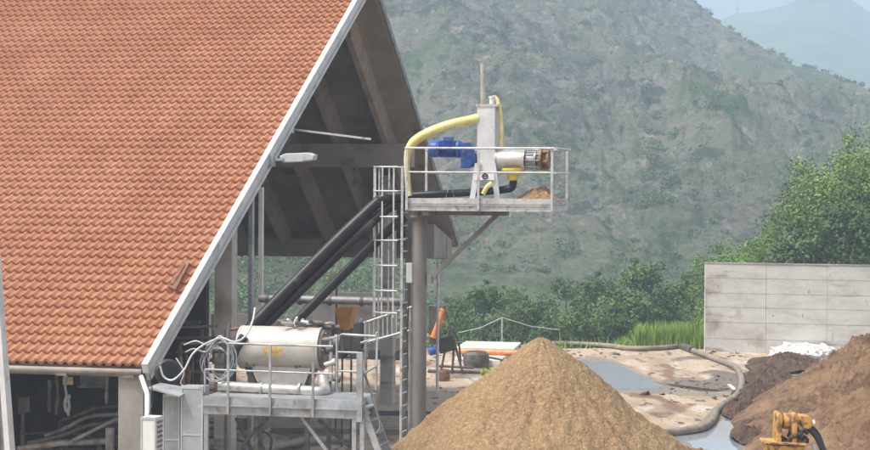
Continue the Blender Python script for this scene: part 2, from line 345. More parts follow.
row = [(0, 640, 118, 268, 85, 'tallest green tree in the row behind the tall grass, left of the concrete wall'),
       (1, 598, 122, 283, 78, 'dark rounded tree behind the right side of the sawdust pile'),
       (0, 566, 135, 283, 60, 'green tree rising just right of the sawdust pile peak, behind the yard hose'),
       (1, 530, 112, 306, 56, 'low dark tree directly behind the tip of the sawdust pile'),
       (1, 484, 120, 291, 50, 'small dark tree standing alone behind the wire fence post'),
       (0, 512, 150, 290, 52, 'pale hazy tree between the fence post and the sawdust pile tip'),
       (1, 618, 105, 318, 44, 'low dark bush like tree at the left end of the tall grass'),
       (0, 580, 104, 318, 50, 'short green tree behind the long hose at the yard edge'),
       (1, 550, 103, 326, 40, 'lowest dark tree touching the yard edge right of the pile tip'),
       (0, 676, 120, 285, 55, 'green tree between the tallest tree and the concrete wall end'),
       (1, 694, 150, 276, 50, 'dark tree peeping out just left of the concrete wall corner'),
       (0, 458, 128, 300, 44, 'hazy tree beside the steel pole, above the orange conveyor'),
       (2, 738, 108, 252, 90, 'fresh green tree rising over the left part of the concrete wall'),
       (2, 768, 104, 236, 90, 'bright green middle tree behind the concrete wall'),
       (3, 822, 112, 186, 100, 'tall tree with dark gaps behind the concrete wall'),
       (2, 882, 104, 149, 130, 'largest fresh green tree behind the wall at the right edge'),
       (1, 850, 98, 214, 90, 'mid green tree low behind the right half of the wall'),
       (1, 806, 98, 238, 80, 'darkest tree just above the wall top'),
       (2, 930, 100, 150, 120, 'green tree beyond the right edge behind the wall')]
for k, px, d, ty, w, lb in row: plant(k, px, d, ty, w, lb, g1)
# wooded lower slope: one mass of leaves
wm = MB(); rnd = random.Random(5)
for i in range(640):
    d = rnd.uniform(150, 226); px = rnd.uniform(150, 760)
    x = (px-CX)/F*d; h = hill_h(x, d); r = rnd.uniform(1.2, 2.6)*(1 if d < 230 else .7)
    if px > 425 and (d > 185 or rnd.random() < .5): continue
    leaf_faces(wm, V((x, d, h+r*.8)), r, 110, .42, .9, rnd)
tag(wm.build('woodland', M['leafA']), 'hazy green wood covering the foot of the mountain', 'woodland', kind='stuff')
sm_ = MB(); rnd = random.Random(6)
cl = [(645, 110, 4, 60, 26), (652, 165, 5, 60, 24), (668, 200, 7, 60, 16), (548, 150, 6, 50, 20), (500, 40, 9, 60, 20), (720, 102, 14, 150, 10), (640, 80, 8, 40, 60), (650, 180, 10, 60, 40), (560, 130, 20, 40, 60), (480, 60, 20, 40, 30), (830, 160, 20, 40, 20), (700, 18, 10, 30, 6), (745, 34, 30, 40, 10), (780, 55, 30, 40, 10)]
def on_hill(px, py):
    for d in np.arange(195, 700, 4):
        p = W(px, py, d)
        if p.z < hill_h(p.x, p.y): return p
    return None
spots = [(cx+rnd.gauss(0, sx), cy+rnd.gauss(0, sy)) for cx, cy, sx, n, sy in cl for _ in range(n//3)]+[(rnd.uniform(385, 870), rnd.uniform(-5, 280)) for _ in range(420)]
for px, py in spots:
    p = on_hill(px, py)
    if p is None or p.y > 640: continue
    r = rnd.uniform(.5, 2.0); leaf_faces(sm_, p+Z*r*.4, r, 70, .4, .7, rnd)
for i in range(70):     # along the skyline ridge
    u = rnd.uniform(690, 880); el, D = crest(u); x = (u-CX)/F*(D-2); leaf_faces(sm_, V((x, D-2, hill_h(x, D-2)+.5)), rnd.uniform(.4, 1.2), 26, .5, .8, rnd)
tag(sm_.build('hillside_scrub', M['leafB']), 'scattered shrubs dotting the rocky mountain slope', 'scrub', kind='stuff')
# tall grass bank left of the wall
gm = MB(); rnd = random.Random(8); vs = []; fs = []
for i in range(32000):
    d = rnd.uniform(87.8, 100); px = rnd.uniform(618, 704) if rnd.random() < .93 else rnd.uniform(450, 700)
    if px > 704.5 or px < 440: continue
    x = (px-CX)/F*d; z = base_h(d) if d > 89 else -.1; mound = 1.9*math.exp(-((px-690)/52)**4)*min(1, max(0, (d-88)/8))
    hgt = rnd.uniform(.4, 1.15)*(1.0 if 636 < px else .5)*(1+.3*math.sin(px*.4)*math.sin(d*1.7)); zz = z+mound*(.6+.4*math.sin(d)); a = rnd.uniform(0, 6.28); w = .026; le = V((rnd.gauss(0, .18), rnd.gauss(0, .18), 0))
    b = V((x, d, zz)); s_ = V((math.cos(a)*w, math.sin(a)*w, 0)); k = len(vs)
    vs += [b-s_, b+s_, b+le*.4+s_*.7+Z*hgt*.6, b+le*.4-s_*.7+Z*hgt*.6, b+le+Z*hgt]; fs += [(k, k+1, k+2, k+3), (k+3, k+2, k+4)]
gm.add(vs, fs)
md = []; n1, n2 = 40, 10      # low mound under it
for j in range(n2+1):
    for i in range(n1+1):
        d = 88.2+j*1.3; px = 615+i*2.22; x = (px-CX)/F*d; md.append((x, d, base_h(max(d, 89))-.1+1.8*math.exp(-((px-690)/52)**4)*min(1, max(0, (d-88)/8))))
gm.add(md, [(j*(n1+1)+i, j*(n1+1)+i+1, (j+1)*(n1+1)+i+1, (j+1)*(n1+1)+i) for j in range(n2) for i in range(n1)], True)
tag(gm.build('tall_grass', M['grass']), 'bright green tall grass on the bank left of the concrete wall', 'grass', kind='stuff')
# ------------------------------------------------------------------ barn
E = W(146, 367, 40.0)
GB = lambda px, py, a=0.0: hit(px, py, E+e*a, e)
RT = GB(372, -26); FT = GB(458, 243)
sl = (RT-E); SL = sl.length; sd = sl/SL; n1v = sd.cross(-e).normalized()
if n1v.z < 0: n1v = -n1v
s2 = (FT-RT); S2 = s2.length; s2d = s2/S2; n2v = s2d.cross(e).normalized()
if n2v.z < 0: n2v = -n2v
barn = thing('barn', V((E.x, E.y, 0)), 'open sided barn with a large orange clay tiled roof and concrete frame', 'barn')
LEN = 26.0
# tiles
TU, TV = .208, .345
nr = int(SL/TV)+1; nc = int(LEN/TU); rs_ = 8
tv = []; tf = []; colr = []
rnd = random.Random(3)
prof = [math.sin(2*math.pi*(i/rs_)) for i in range(rs_+1)]
def wav(t):
    x = t % 1.0
    return .5-.5*math.cos(2*math.pi*min(1, x/.62)) if x < .62 else -.18*math.sin(math.pi*(x-.62)/.38)
ncol = nc*rs_
for r_ in range(nr):
    v0 = r_*TV; v1 = min(SL+.05, v0+TV+.05); k0 = len(tv); jit = [rnd.gauss(0, .0022) for _ in range(nc+1)]; cj = [rnd.random() for _ in range(nc+1)]
    for i in range(ncol+1):
        u = i/rs_; col = min(int(u), nc-1); w = wav(u)*.06; x = -e*(u*TU+.0)
        jl = jit[col]
        b0 = E+x+sd*(v0+jl)+n1v*(w+.073+jl); tv += [b0-n1v*.066, b0, b0*0+E+x+sd*v1+n1v*(w+.004)]
    for i in range(ncol):
        a = k0+i*3; col = cj[i//rs_]
        tf += [(a, a+1, a+4, a+3), (a+1, a+2, a+5, a+4)]; colr += [col, col]
def tile_mat():
    m = mat('clay tiles', [(.37, .152, .074), (.41, .18, .092), (.45, .212, .118)], .5, .75, bump=.003, bscale=60, spots=[((.36, .16, .1), 7, .66, .08)])
    nt = m.node_tree; N = nt.nodes; L = nt.links; at = N.new('ShaderNodeAttribute'); at.attribute_name = 'tile'
    bs = N['Principled BSDF']; src = bs.inputs['Base Color'].links[0].from_socket
    hs = N.new('ShaderNodeHueSaturation'); mr = N.new('ShaderNodeMapRange'); mr.inputs['To Min'].default_value = .92; mr.inputs['To Max'].default_value = 1.07
    L.new(at.outputs['Fac'], mr.inputs['Value']); L.new(mr.outputs[0], hs.inputs['Value']); L.new(src, hs.inputs['Color']); L.new(hs.outputs[0], bs.inputs['Base Color']); return m
tm = MB(); tm.add(tv, tf, False); tiles = tm.build('roof_tiles', tile_mat(), barn)
at = tiles.data.attributes.new('tile', 'FLOAT', 'FACE'); at.data.foreach_set('value', colr)
for pidx, pl in enumerate(tiles.data.polygons): pl.use_smooth = (pidx % 2 == 1)
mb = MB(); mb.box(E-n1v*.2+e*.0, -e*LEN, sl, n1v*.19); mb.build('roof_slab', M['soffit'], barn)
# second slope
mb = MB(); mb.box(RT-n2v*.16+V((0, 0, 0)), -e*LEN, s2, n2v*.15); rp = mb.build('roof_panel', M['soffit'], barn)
mb = MB(); mb.bar(RT+e*.012, FT+e*.012, .03, .2, n2v); mb.build('edge_trim', M['galvdark'], rp)
mb = MB(); mb.tube([RT+Z*.06+e*.05, RT+Z*.06-e*LEN], .14, 8); mb.build('ridge_cap', M['leafA'] if False else tile_mat(), barn)
mb = MB(); mb.box(RT-n2v*.2+s2d*.1-e*.03, -e*.85, s2d*(S2-.15), n2v*.037); mb.build('lit_edge_strip', M['ribc'], rp)  # added lighter slab; light on the soffit edge put into its colour
for k in range(14):
    a = .85+k*1.62
    mb = MB(); o = RT-e*a-n2v*.16+s2d*.4; h = -n2v*.5
    mb.prism([o, o-e*.42, o-e*.3+h, o-e*.12+h], s2d*(S2-.5)); mb.build('rib', M['ribc'], rp)
# verge flashing along the left rake
mb = MB(); o = E+e*.015; mb.box(o-n1v*.24-sd*.12, e*.06, sd*(SL+.12), n1v*.18); vf = mb.build('verge_flashing', M['cab'], barn)
mb = MB(); mb.box(o-n1v*.24-sd*.121+e*.061, e*.03, sd*(SL+.12), n1v*.07); mb.build('drip_edge', M['verge'], vf)
mb = MB(); mb.box(o-n1v*.058-sd*.14-e*.04, e*.135, sd*(SL+.14), n1v*.22); mb.build('verge_cap', M['verge'], vf)
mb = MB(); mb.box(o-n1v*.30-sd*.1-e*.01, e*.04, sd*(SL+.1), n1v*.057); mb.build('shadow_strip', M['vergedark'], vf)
mb = MB(); mb.tube([E-e*.08-n1v*.1-c*.07-Z*.02, E-e*LEN-n1v*.1-c*.07-Z*.02], .065, 10); gu = mb.build('gutter', M['gutter'], barn)
for k in range(9):
    q = E-e*(.35+k*1.45)-c*.02-Z*.16; mb = MB(); mb.cbox(q, e*.22, c*.06, Z*.12); mb.build('gutter_bracket', M['gutter'], gu)
mb = MB(); mb.box(V((E.x, E.y, E.z-.22))-e*LEN+c*.1, e*(LEN-.6), c*.1, Z*.1); mb.build('eave_beam', M['concrete'], barn)
def column(o, w, d_, top, name='column', m='concrete'):
    mb = MB(); mb.box(V((o.x, o.y, -.02)), e*w, c*d_, Z*(top+.02)); return mb.build(name, M[m], barn, bevel=.015)
q = hit(118, 420, E+c*.05, c); column(q, .54, .45, E.z-.13)
for k in range(1, 4): column(q-e*k*6.5, .5, .45, E.z-.2)
def roofz(p):     # underside of the first slope over point p
    b = (p-E).dot(c); return E.z+b*(sl.z/((RT-E).dot(c)))-.28
q = GB(231, 300, -.05); cl2 = column(q-e*.40, .42, .38, roofz(q)-.05, m='wallc')  # paler concrete puts the side light into this column's colour
q2 = GB(249, 300, -.05); mb = MB(); o = V((q2.x, q2.y, 0)); mb.box(o, e*.07, c*.16, Z*(roofz(q2)-.06)); mb.box(o-c*.01+e*.0-e*.02, e*.02, c*.18, Z*(roofz(q2)-.1)); mb.build('steel_post', M['galv'], barn)
q3 = GB(258, 300, 0); mb = MB(); o = V((q3.x, q3.y, 2.6)); mb.box(o, e*.10, c*.10, Z*(roofz(q3)-2.7)); mb.build('steel_post', M['white'], barn)
# beams parallel to the eave under the second slope
bm0 = GB(431, 157); b_mid = (bm0-E).dot(c)
def beam(px, py0, py1, th, b_off=0, name='beam'):
    t = GB(px, py0); bt = GB(px, py1); mb = MB(); o = V((bt.x, bt.y, bt.z))+c*b_off
    mb.box(o-e*LEN-e*.2, e*(LEN-.0), c*th, Z*(t.z-bt.z)); return mb.build(name, M['ribc'], barn, bevel=.02)
beam(430, 145, 168, .45, -1.7)
beam(452, 240, 259, .4)
q = hit(381, 200, bm0+c*.02, c); column(q, .42, .42, bm0.z-.6, m='wallc')  # paler concrete makes up in colour for light missing on this column
q = hit(418, 280, FT-c*.05, c); column(q, .25, .3, FT.z-.75)
q4 = hit(438, 280, FT-c*.3, c); mb = MB(); mb.tube([V((q4.x, q4.y, 0)), V((q4.x, q4.y, FT.z-.6))], .055, 10); mb.build('drain_pipe', M['white'], barn)
q = hit(418, 280, FT-c*.05, c); column(q-e*9.6, .4, .35, FT.z-.75); column(q-e*18, .4, .35, FT.z-.75)
q = hit(405, 280, bm0+c*1.2, c); column(q, .22, .3, bm0.z-.9)
mb = MB(); t0 = GB(433, 226, -.1); mb.prism([GB(434, 224, .02), GB(452, 240, .02), GB(452, 258, .02), GB(434, 258, .02)], -e*.5); mb.build('bracket', M['concrete'], barn)
# inner wall added near black so the barn opening reads as shade; end wall
pb = PE(V((E.x, E.y, 0)), 12.0)
wr = pb(206, 300); mb = MB(); hh = roofz(wr)-.1
mb.box(V((wr.x, wr.y, 0)), -e*24, c*.25, Z*hh); iw = mb.build('added_dark_wall', M['dark'], barn)
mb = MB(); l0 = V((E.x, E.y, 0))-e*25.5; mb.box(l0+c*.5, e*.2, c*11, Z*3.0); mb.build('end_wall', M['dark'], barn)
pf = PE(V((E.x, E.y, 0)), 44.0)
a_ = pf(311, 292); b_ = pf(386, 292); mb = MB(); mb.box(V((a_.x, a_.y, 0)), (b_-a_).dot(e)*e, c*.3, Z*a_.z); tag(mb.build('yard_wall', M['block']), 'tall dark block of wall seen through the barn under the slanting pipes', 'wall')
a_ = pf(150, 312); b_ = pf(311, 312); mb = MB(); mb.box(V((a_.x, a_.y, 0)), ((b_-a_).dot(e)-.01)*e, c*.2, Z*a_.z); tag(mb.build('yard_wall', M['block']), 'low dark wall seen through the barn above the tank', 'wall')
# services hung on the barn
f0 = GB(268, 160, .05); f1 = GB(282, 158, .05)
t = thing('flood_lamp', f0, 'grey flood lamp reaching out from the sloping verge of the barn', 'lamp')
PL = PE(f0, 0)
mb = MB(); mb.bar(PL(266, 161), PL(284, 159), .06, .06); mb.cbox(PL(271, 160), e*.16, c*.2, Z*.3); mb.build('arm', M['galv'], t)
mb = MB(); a_, b_ = PL(280, 159), PL(314, 156); mb.prism([PL(279, 156), PL(285, 153.5), PL(308, 152.5), PL(314, 155), PL(313, 160), PL(300, 162), PL(282, 162.5)], c*.32); mb.build('housing', M['cab'], t, bevel=.02)
mb = MB(); PL2 = PE(GB(290, 128, -.1), 0); mb.bar(PL2(291, 129), PL2(371, 139), .05, .05); sb = mb.build('strut', M['rail']); tag(sb, 'thin pale metal bar stretched level under the gable above the flood lamp', 'bar')
mb = MB(); mb.cbox(PL2(290.5, 126), e*.14, c*.12, Z*.34); mb.build('end_plate', M['white'], sb)
# rusty plate on tiles
def onroof(px, py, off=.12): return hit(px, py, E+n1v*off, n1v)
mb = MB(); pp = [onroof(168, 288), onroof(176, 291), onroof(190, 264), onroof(183, 262)]; mb.prism(pp, n1v*.05); pl_ = mb.build('rusty_metal_plate', M['rust']); tag(pl_, 'small rusty metal plate lying on the roof tiles by the verge', 'metal plate')
mb = MB(); mb.tube([onroof(172, 285, .17), onroof(184, 266, .17)], .035, 8); mb.build('round_bar', M['rust'], pl_)
# leaning steel post far left, near the camera
s0 = W(-10, 240, 35); PP = PE(s0, 0)
t = thing('steel_post', V((PP(8, 400).x, PP(8, 400).y, 0)), 'grey steel post leaning at the left edge in front of the roof', 'post')
gz = PP(0, 560)
top_l, bot_l = PP(-6, 250), PP(22, 590)
bot_l.z = 0
def slab_px(x0, x1, x2, x3, mt, nm, dd, off=0):
    mb = MB(); P2 = PE(s0, off); mb.prism([P2(x0, 250), P2(x1, 250), P2(x3, 575), P2(x2, 575)], c*dd); return mb.build(nm, M[mt], t)
slab_px(-9.5, -5.2, 13, 19, 'verge', 'flange', .22)
slab_px(-12, -9.7, 5.5, 12.8, 'galvdark', 'web', .05, .08)
slab_px(-30, -12.2, -30, 5.4, 'darkmetal', 'casing', .2, .03)
# ------------------------------------------------------------------ upper platform
O = W(405, 205, 42.5)
P0 = PE(O, 0); P1 = PE(O, 1.8); Pm = PE(O, .9)
def gnd(p): return V((p.x, p.y, 0))
up_ = thing('elevated_platform', gnd(Pm(420, 300)), 'high steel platform with railings on a round pole above the sawdust pile', 'platform')
zt = P0(405, 199).z; zb = P0(405, 210.5).z; xL, xR = P0(405, 205), P0(554, 205)
lenP = (xR-xL).dot(e)
o = V((xL.x, xL.y, 0))
mb = MB(); mb.box(o+Z*(zt-.06)+e*.05+c*.05, e*(lenP-.1), c*1.7, Z*.035); mb.build('deck', M['galv'], up_)
fr = MB()
for off in (0, 1.74): fr.box(o+Z*zb+c*(off+.035 if off == 0 else off), e*lenP, c*.03, Z*.15); fr.box(o+Z*zb+c*off, e*lenP, c*.034, Z*.018); fr.box(o+Z*(zb+.112)+c*off, e*lenP, c*.034, Z*.018); fr.box(o+Z*(zb+.152)+c*(off+.01), e*lenP, c*.02, Z*.115)
for a in (0, lenP-.06): fr.box(o+Z*(zb+.002)+e*a+c*.061, e*.06, c*1.675, Z*.126); fr.box(o+Z*(zb+.137)+e*a+c*.061, e*.02, c*1.675, Z*.126)
fr.build('deck_frame', M['rail'], up_)
mb = MB(); mb.box(o+Z*(zb-.10)+e*.1+c*.75, e*1.95, c*.3, Z*.095); mb.box(o+Z*(zb-.1)+e*.35+c*.08, e*.14, c*.66, Z*.095); mb.box(o+Z*(zb-.1)+e*.35+c*1.06, e*.14, c*.66, Z*.095); mb.build('support_beam', M['pole'], up_)
pc = Pm(419.5, 230); zp = Pm(419.5, 216).z
mb = MB(); mb.lathe(gnd(pc), Z, [(0, .28), (.03, .28), (.03, .165), (zb-.16, .165), (zb-.16, .24), (zb-.1, .24)], 28); mb.build('pole', M['pole'], up_)
mb = MB(); mb.bar(Pm(499, 213), Pm(432, 277), .09, .09); mb.cbox(Pm(430, 279), e*.1, c*.16, Z*.2); mb.build('brace', M['pole'], up_)
rt_ = P0(405, 148).z; rm_ = P0(405, 172).z
def post(q, z0, z1, parent, w=.05, m='rail', nm='post'):
    mb = MB(); mb.box(V((q.x, q.y, z0))-e*w/2-c*.02, e*w, c*.04, Z*(z1-z0)); return mb.build(nm, M[m], parent)
for px in (407, 478.5, 552):
    post(P0(px, 200)-c*.03, zb+.02, rt_-.024, up_)
for a in (0.03, lenP/2, lenP-.03):
    post(o+e*a+c*1.83, zb+.02, rt_-.024, up_)
for off, nm in ((-.03, 'handrail'), (1.83, 'handrail')):
    mb = MB(); mb.tube([o+c*off+Z*rt_, o+c*off+e*lenP+Z*rt_], .024, 8); mb.build('handrail', M['rail'], up_)
    mb = MB(); mb.tube([o+c*off+Z*rm_, o+c*off+e*lenP+Z*rm_], .019, 8); mb.build('knee_rail', M['rail'], up_)
for a in (lenP+.03,):
    mb = MB(); mb.tube([o+e*a-c*.03+Z*rt_, o+e*a+c*1.83+Z*rt_], .024, 8); mb.tube([o+e*a-c*.03+Z*rm_, o+e*a+c*1.83+Z*rm_], .019, 8); mb.build('side_rail', M['rail'], up_)
# sawdust heap on deck
def heap(ctr, rx, ry, h, n, seed, mt, name, amp=.12, rough_=1.0, base=0.0, tip=.06, sk_=None, rag=.09, rf=2.2, gul=0.0, p_=1.0, shear=0.0):
    vs = []; fs = []; nr_, na = n
    for i in range(nr_+1):
        r = i/nr_*1.12
        for k in range(na):
            t = 2*math.pi*k/na; x = ctr.x+rx*r*math.cos(t); y = ctr.y+ry*r*math.sin(t)
            rr = math.sqrt(r*r+tip*tip)-tip
            edge = 1+rag*noise.noise(V((math.cos(t)*rf, math.sin(t)*rf, seed)))+rag*.4*noise.noise(V((math.cos(t)*rf*4, math.sin(t)*rf*4, seed)))
            z = h*(1-(rr/edge)**p_) if rr < edge else -.02
            am = min(1, r*3+.2)*min(1, max(0, (1.1-r)*3))
            z += am*amp*noise.fractal(V((x*.9, y*.9, seed)), 1, 2.1, 5)+am*gul*noise.noise(V((math.cos(t)*5, math.sin(t)*5, r*1.2+seed)))+am*amp*.3*rough_*noise.fractal(V((x*7, y*7, seed)), 1, 2, 3)
            if rr >= edge: z = -.03
            vs.append((x+shear*(y-ctr.y), y, base+max(z, -.03)))
    for i in range(nr_):
        for k in range(na):
            l = (k+1) % na; fs.append((i*na+k, (i+1)*na+k, (i+1)*na+l, i*na+l))
    mb = MB(); mb.add(vs, fs, True); return mb.build(name, M[mt])
hp = PE(O, 1.0)(539, 198); hb = heap(V((hp.x, hp.y, 0)), .46, .62, .27, (34, 80), 2.2, 'sawdust', 'sawdust_heap', .12, 2.0, base=zt-.02, p_=1.5, tip=.15)
tag(hb, 'small heap of sawdust on the deck at the right end of the high platform', 'sawdust heap')
# ------------------------------------------------------------------ screw press
PS = PE(O, .75); PSf = PE(O, .5)
sp = thing('screw_press', PS(485, 200), 'stainless screw press with blue motor on the high platform', 'screw press')
sp.location.z = zt
mb = MB(); mb.prism([PE(O, .55)(477, 105), PE(O, .55)(495, 105), PE(O, .55)(495, 172), PE(O, .55)(477, 172)], c*.42); ho = mb.build('inlet_box', M['verge'], sp, bevel=.012)
mb = MB(); P55 = PE(O, .53); 
mb.prism([P55(476, 104), P55(497.5, 104), P55(497.5, 106.5), P55(476, 106.5)], c*.46); mb.build('top_flange', M['rail'], ho)
PV = PE(O, .72)
mb = MB(); mb.tube([PV(483, 104), PV(483, 63)], .06, 14); mb.build('vent_pipe', M['stain'], sp)
mb = MB(); mb.tube([PV(492, 104), PV(492, 97)], .055, 12); mb.tube([PV(492, 98), PV(492, 96)], .07, 12); mb.build('inlet_pipe', M['white'], sp)
for xs in ((476.5, 471.5), (491.5, 497)):
    for off in (.5, 1.0):
        Q = PE(O, off); mb = MB(); x0, x1 = xs; top_ = Q(x0, 168); bt = Q(x1, 199); bt.z = zt-.02
        mb.prism([Q(x0-1.6, 163), Q(x0+4, 163), V((Q(x1+3, 198).x, Q(x1+3, 198).y, zt-.02)), V((Q(x1-2.2, 198).x, Q(x1-2.2, 198).y, zt-.02))], c*.05); mb.build('leg', M['verge'], sp)
Q = PE(O, .46); mb = MB(); mb.prism([Q(475, 173), Q(494, 173), Q(494.5, 180), Q(474, 180)], c*.04); pl2 = mb.build('name_plate', M['white'], sp)
Q = PE(O, .45); mb = MB(); ctr = Q(485, 176.3); mb.tube([ctr+e*.055*math.cos(t)+Z*.055*math.sin(t) for t in np.linspace(0, 2*math.pi, 17)[:-1]], .014, 6, closed=True); mb.tube([ctr-e*.03, ctr+e*.03+Z*.01], .012, 5); mb.build('round_mark', M['rubber'], pl2)
pa, pb_ = PS(470, 158), PS(528, 160.5); ax = e
ctr = PS(496.5, 160.5)
mb = MB(); mb.lathe(ctr, ax, [(0, .0), (0, .25), (.03, .25), (.03, .225), (.58, .225), (.6, .24), (.63, .24), (.63, 0)], 30); mb.build('barrel', M['stain'], sp)
mb = MB(); c2 = PS(526.5, 160.5); mb.lathe(c2, ax, [(0, 0), (0, .16), (.02, .16), (.18, .16), (.18, .2), (.22, .2), (.22, 0)], 24)
for k in range(8):
    t_ = k*math.pi/4; d_ = c*math.cos(t_)+Z*math.sin(t_); mb.tube([c2+d_*.185-ax*.02, c2+d_*.185+ax*.3], .014, 6)
mb.build('end_flange', M['galv'], sp)
mb = MB(); c3 = PS(537, 159); mb.lathe(c3, ax, [(0, 0), (0, .14), (.08, .14), (.08, .24), (.12, .24), (.14, .13), (.2, .11), (.22, .2), (.27, .21), (.27, 0)], 18)
for k in range(6):
    t_ = k*math.pi/3+.3; d_ = c*math.cos(t_)+Z*math.sin(t_); mb.cbox(c3+ax*.2+d_*.17, ax*.1, d_*.14, d_.cross(ax)*.05)
mb.build('outlet_cone', mat('crusted brass', [(.1, .06, .035), (.24, .15, .09), (.38, .27, .17)], 9, .7, .2, bump=.02, bscale=14), sp)
mb = MB(); mb.lathe(PS(477, 160.5), -ax, [(0, .13), (.05, .13), (.05, .1), (.13, .1)], 20); mb.build('shaft_housing', M['blue'], sp)
mb = MB(); 
mb.prism([PE(O, .6)(460.5, 142.5), PE(O, .6)(469.5, 142.5), PE(O, .6)(472, 147), PE(O, .6)(471.5, 166), PE(O, .6)(468, 168), PE(O, .6)(460.5, 168)], c*.3); mb.lathe(PS(475.5, 160), -ax, [(0, 0), (0, .15), (.1, .15)], 20); mb.build('gearbox', M['blue'], sp, bevel=.02)
mo = PS(462, 149); mb = MB(); mb.lathe(mo, -ax, [(0, .15), (.06, .19), (.1, .19), (.1, .15), (.13, .15)]+[(.13+.027*i+(.0 if j == 0 else .012), .185 if j == 0 else .185) if False else (.13+.027*i+j*.0135, .185 if (j in (0,)) else .165) for i in range(14) for j in (0, 1)]+[(.53, .175), (.55, .18), (.68, .18), (.72, .12), (.72, 0)], 28); mt_ = mb.build('motor', M['blue'], sp)
mb = MB(); mb.cbox(mo-ax*.3+Z*.21, ax*.2, c*.16, Z*.1); mb.build('terminal_box', M['blue'], mt_, bevel=.01)
mb = MB(); mb.tube([PS(456, 168), PS(450, 183), PS(446, 197)], .01, 6); mb.tube([PS(448, 168), PS(454, 197)], .01, 6); mb.build('cable', M['galv'], sp)
mb = MB(); cf = PS(513, 170); mb.lathe(cf+Z*.02, -Z, [(-.02, .27), (.03, .27), (.06, .25), (.15, .12), (.24, .10), (.24, .0)], 20); mb.build('funnel', M['yellowp'], sp)
# hoses on the platform
Q9 = PE(O, .95); Qs = PE(O, .75); Q7 = PE(O, .82)
hs_ = smooth_path([Qs(513, 176), Qs(513.3, 183), Qs(511, 188), Qs(504, 189.5), Q7(490, 191), Q7(460, 193), Q7(430, 194.5), Q7(405, 196), Q7(392, 197)], 7)
mb = MB(); mb.tube(hs_, .082, 14); tag(mb.build('black_hose', M['black']), 'black hose bending from the yellow funnel and running along the high deck', 'hose')
Qy = PE(O, .3)
ys_ = smooth_path([Qy(409, 196), Qy(407.5, 178), Qy(407, 160), Qy(410, 147), Qy(418, 138.5), Qy(432, 131), Qy(450, 124.5), PE(O, .5)(466, 121), PE(O, .62)(478, 118)], 7)
mb = MB(); yr = [.06+.04*min(1, max(0, (i-12)/14)) for i in range(len(ys_))]; mb.tube(ys_, yr, 16); yh_ = mb.build('yellow_hose', M['yellow']); tag(yh_, 'thick yellow hose arching from the left railing up into the press inlet', 'hose')
hb_ = MB(); 
for i in range(4, len(ys_)-2, 1):
    d_ = (ys_[i+1]-ys_[i]).normalized(); hb_.tube([ys_[i]-d_*.012, ys_[i]+d_*.012], yr[i]+.004, 14)
hb_.build('hose_ribs', M['yellow'], yh_)
ys2 = smooth_path([Qs(492, 98), Qs(495, 97.5), Qs(498, 102), Qs(500.5, 115), Qs(501.5, 132), Qs(501, 150)], 7)
mb = MB(); mb.tube(ys2, .045, 12); tag(mb.build('yellow_hose', M['yellow']), 'slim yellow hose looping down the right side of the press inlet box', 'hose')
mb = MB(); mb.tube(smooth_path([PE(O,.4)(483, 194), PE(O,.4)(487, 187), PE(O,.4)(492, 183)], 5), .05, 10); tag(mb.build('yellow_hose', M['yellow']), 'short yellow hose end showing between the press legs', 'hose')
# slanted black pipes
for pts, r_, lb in (([PE(O, .75)(408, 196), PE(O, .7)(388, 197.2), PE(O, .68)(382, 199), PE(O, .65)(375, 204.5), PE(O, .2)(330, 247), PE(O, -.6)(253, 325), PE(O, -.6)(243, 337)], .125, 'upper of the three black pipes slanting from the high platform to the tank'),
                    ([PE(O, .8)(408, 204), PE(O, .8)(393, 206), PE(O, .6)(370, 224), PE(O, -.3)(272, 318), PE(O, -.4)(262, 330)], .105, 'middle of the three black pipes slanting down from the high platform'),
                    ([PE(O, .9)(406, 216), PE(O, .9)(396, 224), PE(O, .8)(368, 250), PE(O, .2)(300, 318), PE(O, 0)(289, 331)], .105, 'lowest of the three black slanting pipes, ending right of the tank top')):
    mb = MB(); mb.tube(smooth_path(pts, 6), r_, 16); tag(mb.build('black_pipe', M['black']), lb, 'pipe', 'black pipes slanting down to the tank')
# ------------------------------------------------------------------ caged ladder
QL = PE(O, .9)
lz = gnd(QL(401, 300))
ld = thing('caged_ladder', lz, 'tall steel ladder with a safety cage beside the round pole', 'ladder')
ztop = QL(401, 166).z
for off in (.62, 1.12):
    q = PE(O, off)(401.5, 300); mb = MB(); mb.bar(V((q.x, q.y, 0)), V((q.x, q.y, ztop)), .05, .03, c); mb.build('stringer', M['rail' if off < 1 else 'galv'], ld)
zr = .3
q = PE(O, .62)(401.5, 300); lo = V((q.x, q.y, 0))
while zr < ztop-.2:
    mb = MB(); mb.tube([lo+Z*zr, lo+c*.5+Z*zr], .016, 6); mb.build('rung', M['rail'], ld); zr += .28
# hoops
hz = [QL(385, y).z for y in (167, 191, 216.5, 240, 265, 290, 312)]
ctrL = lo+c*.25-e*.05
def hoop(z): return [ctrL+Z*z+c*.36*math.cos(t)-e*(.62*max(0, math.sin(t)) if 0 < t < math.pi else 0)-e*.02 for t in np.linspace(0, math.pi, 15)]
for z in hz:
    mb = MB(); mb.tube(hoop(z), .02, 6); mb.build('cage_hoop', M['rail'], ld)
for t in np.linspace(.15, math.pi-.15, 7):
    x = ctrL+c*.36*math.cos(t)-e*.62*math.sin(t)-e*.02
    mb = MB(); mb.bar(V((x.x, x.y, hz[-1]-.1)), V((x.x, x.y, hz[0]+.02)), .035, .015, c); mb.build('cage_bar', M['rail'], ld)
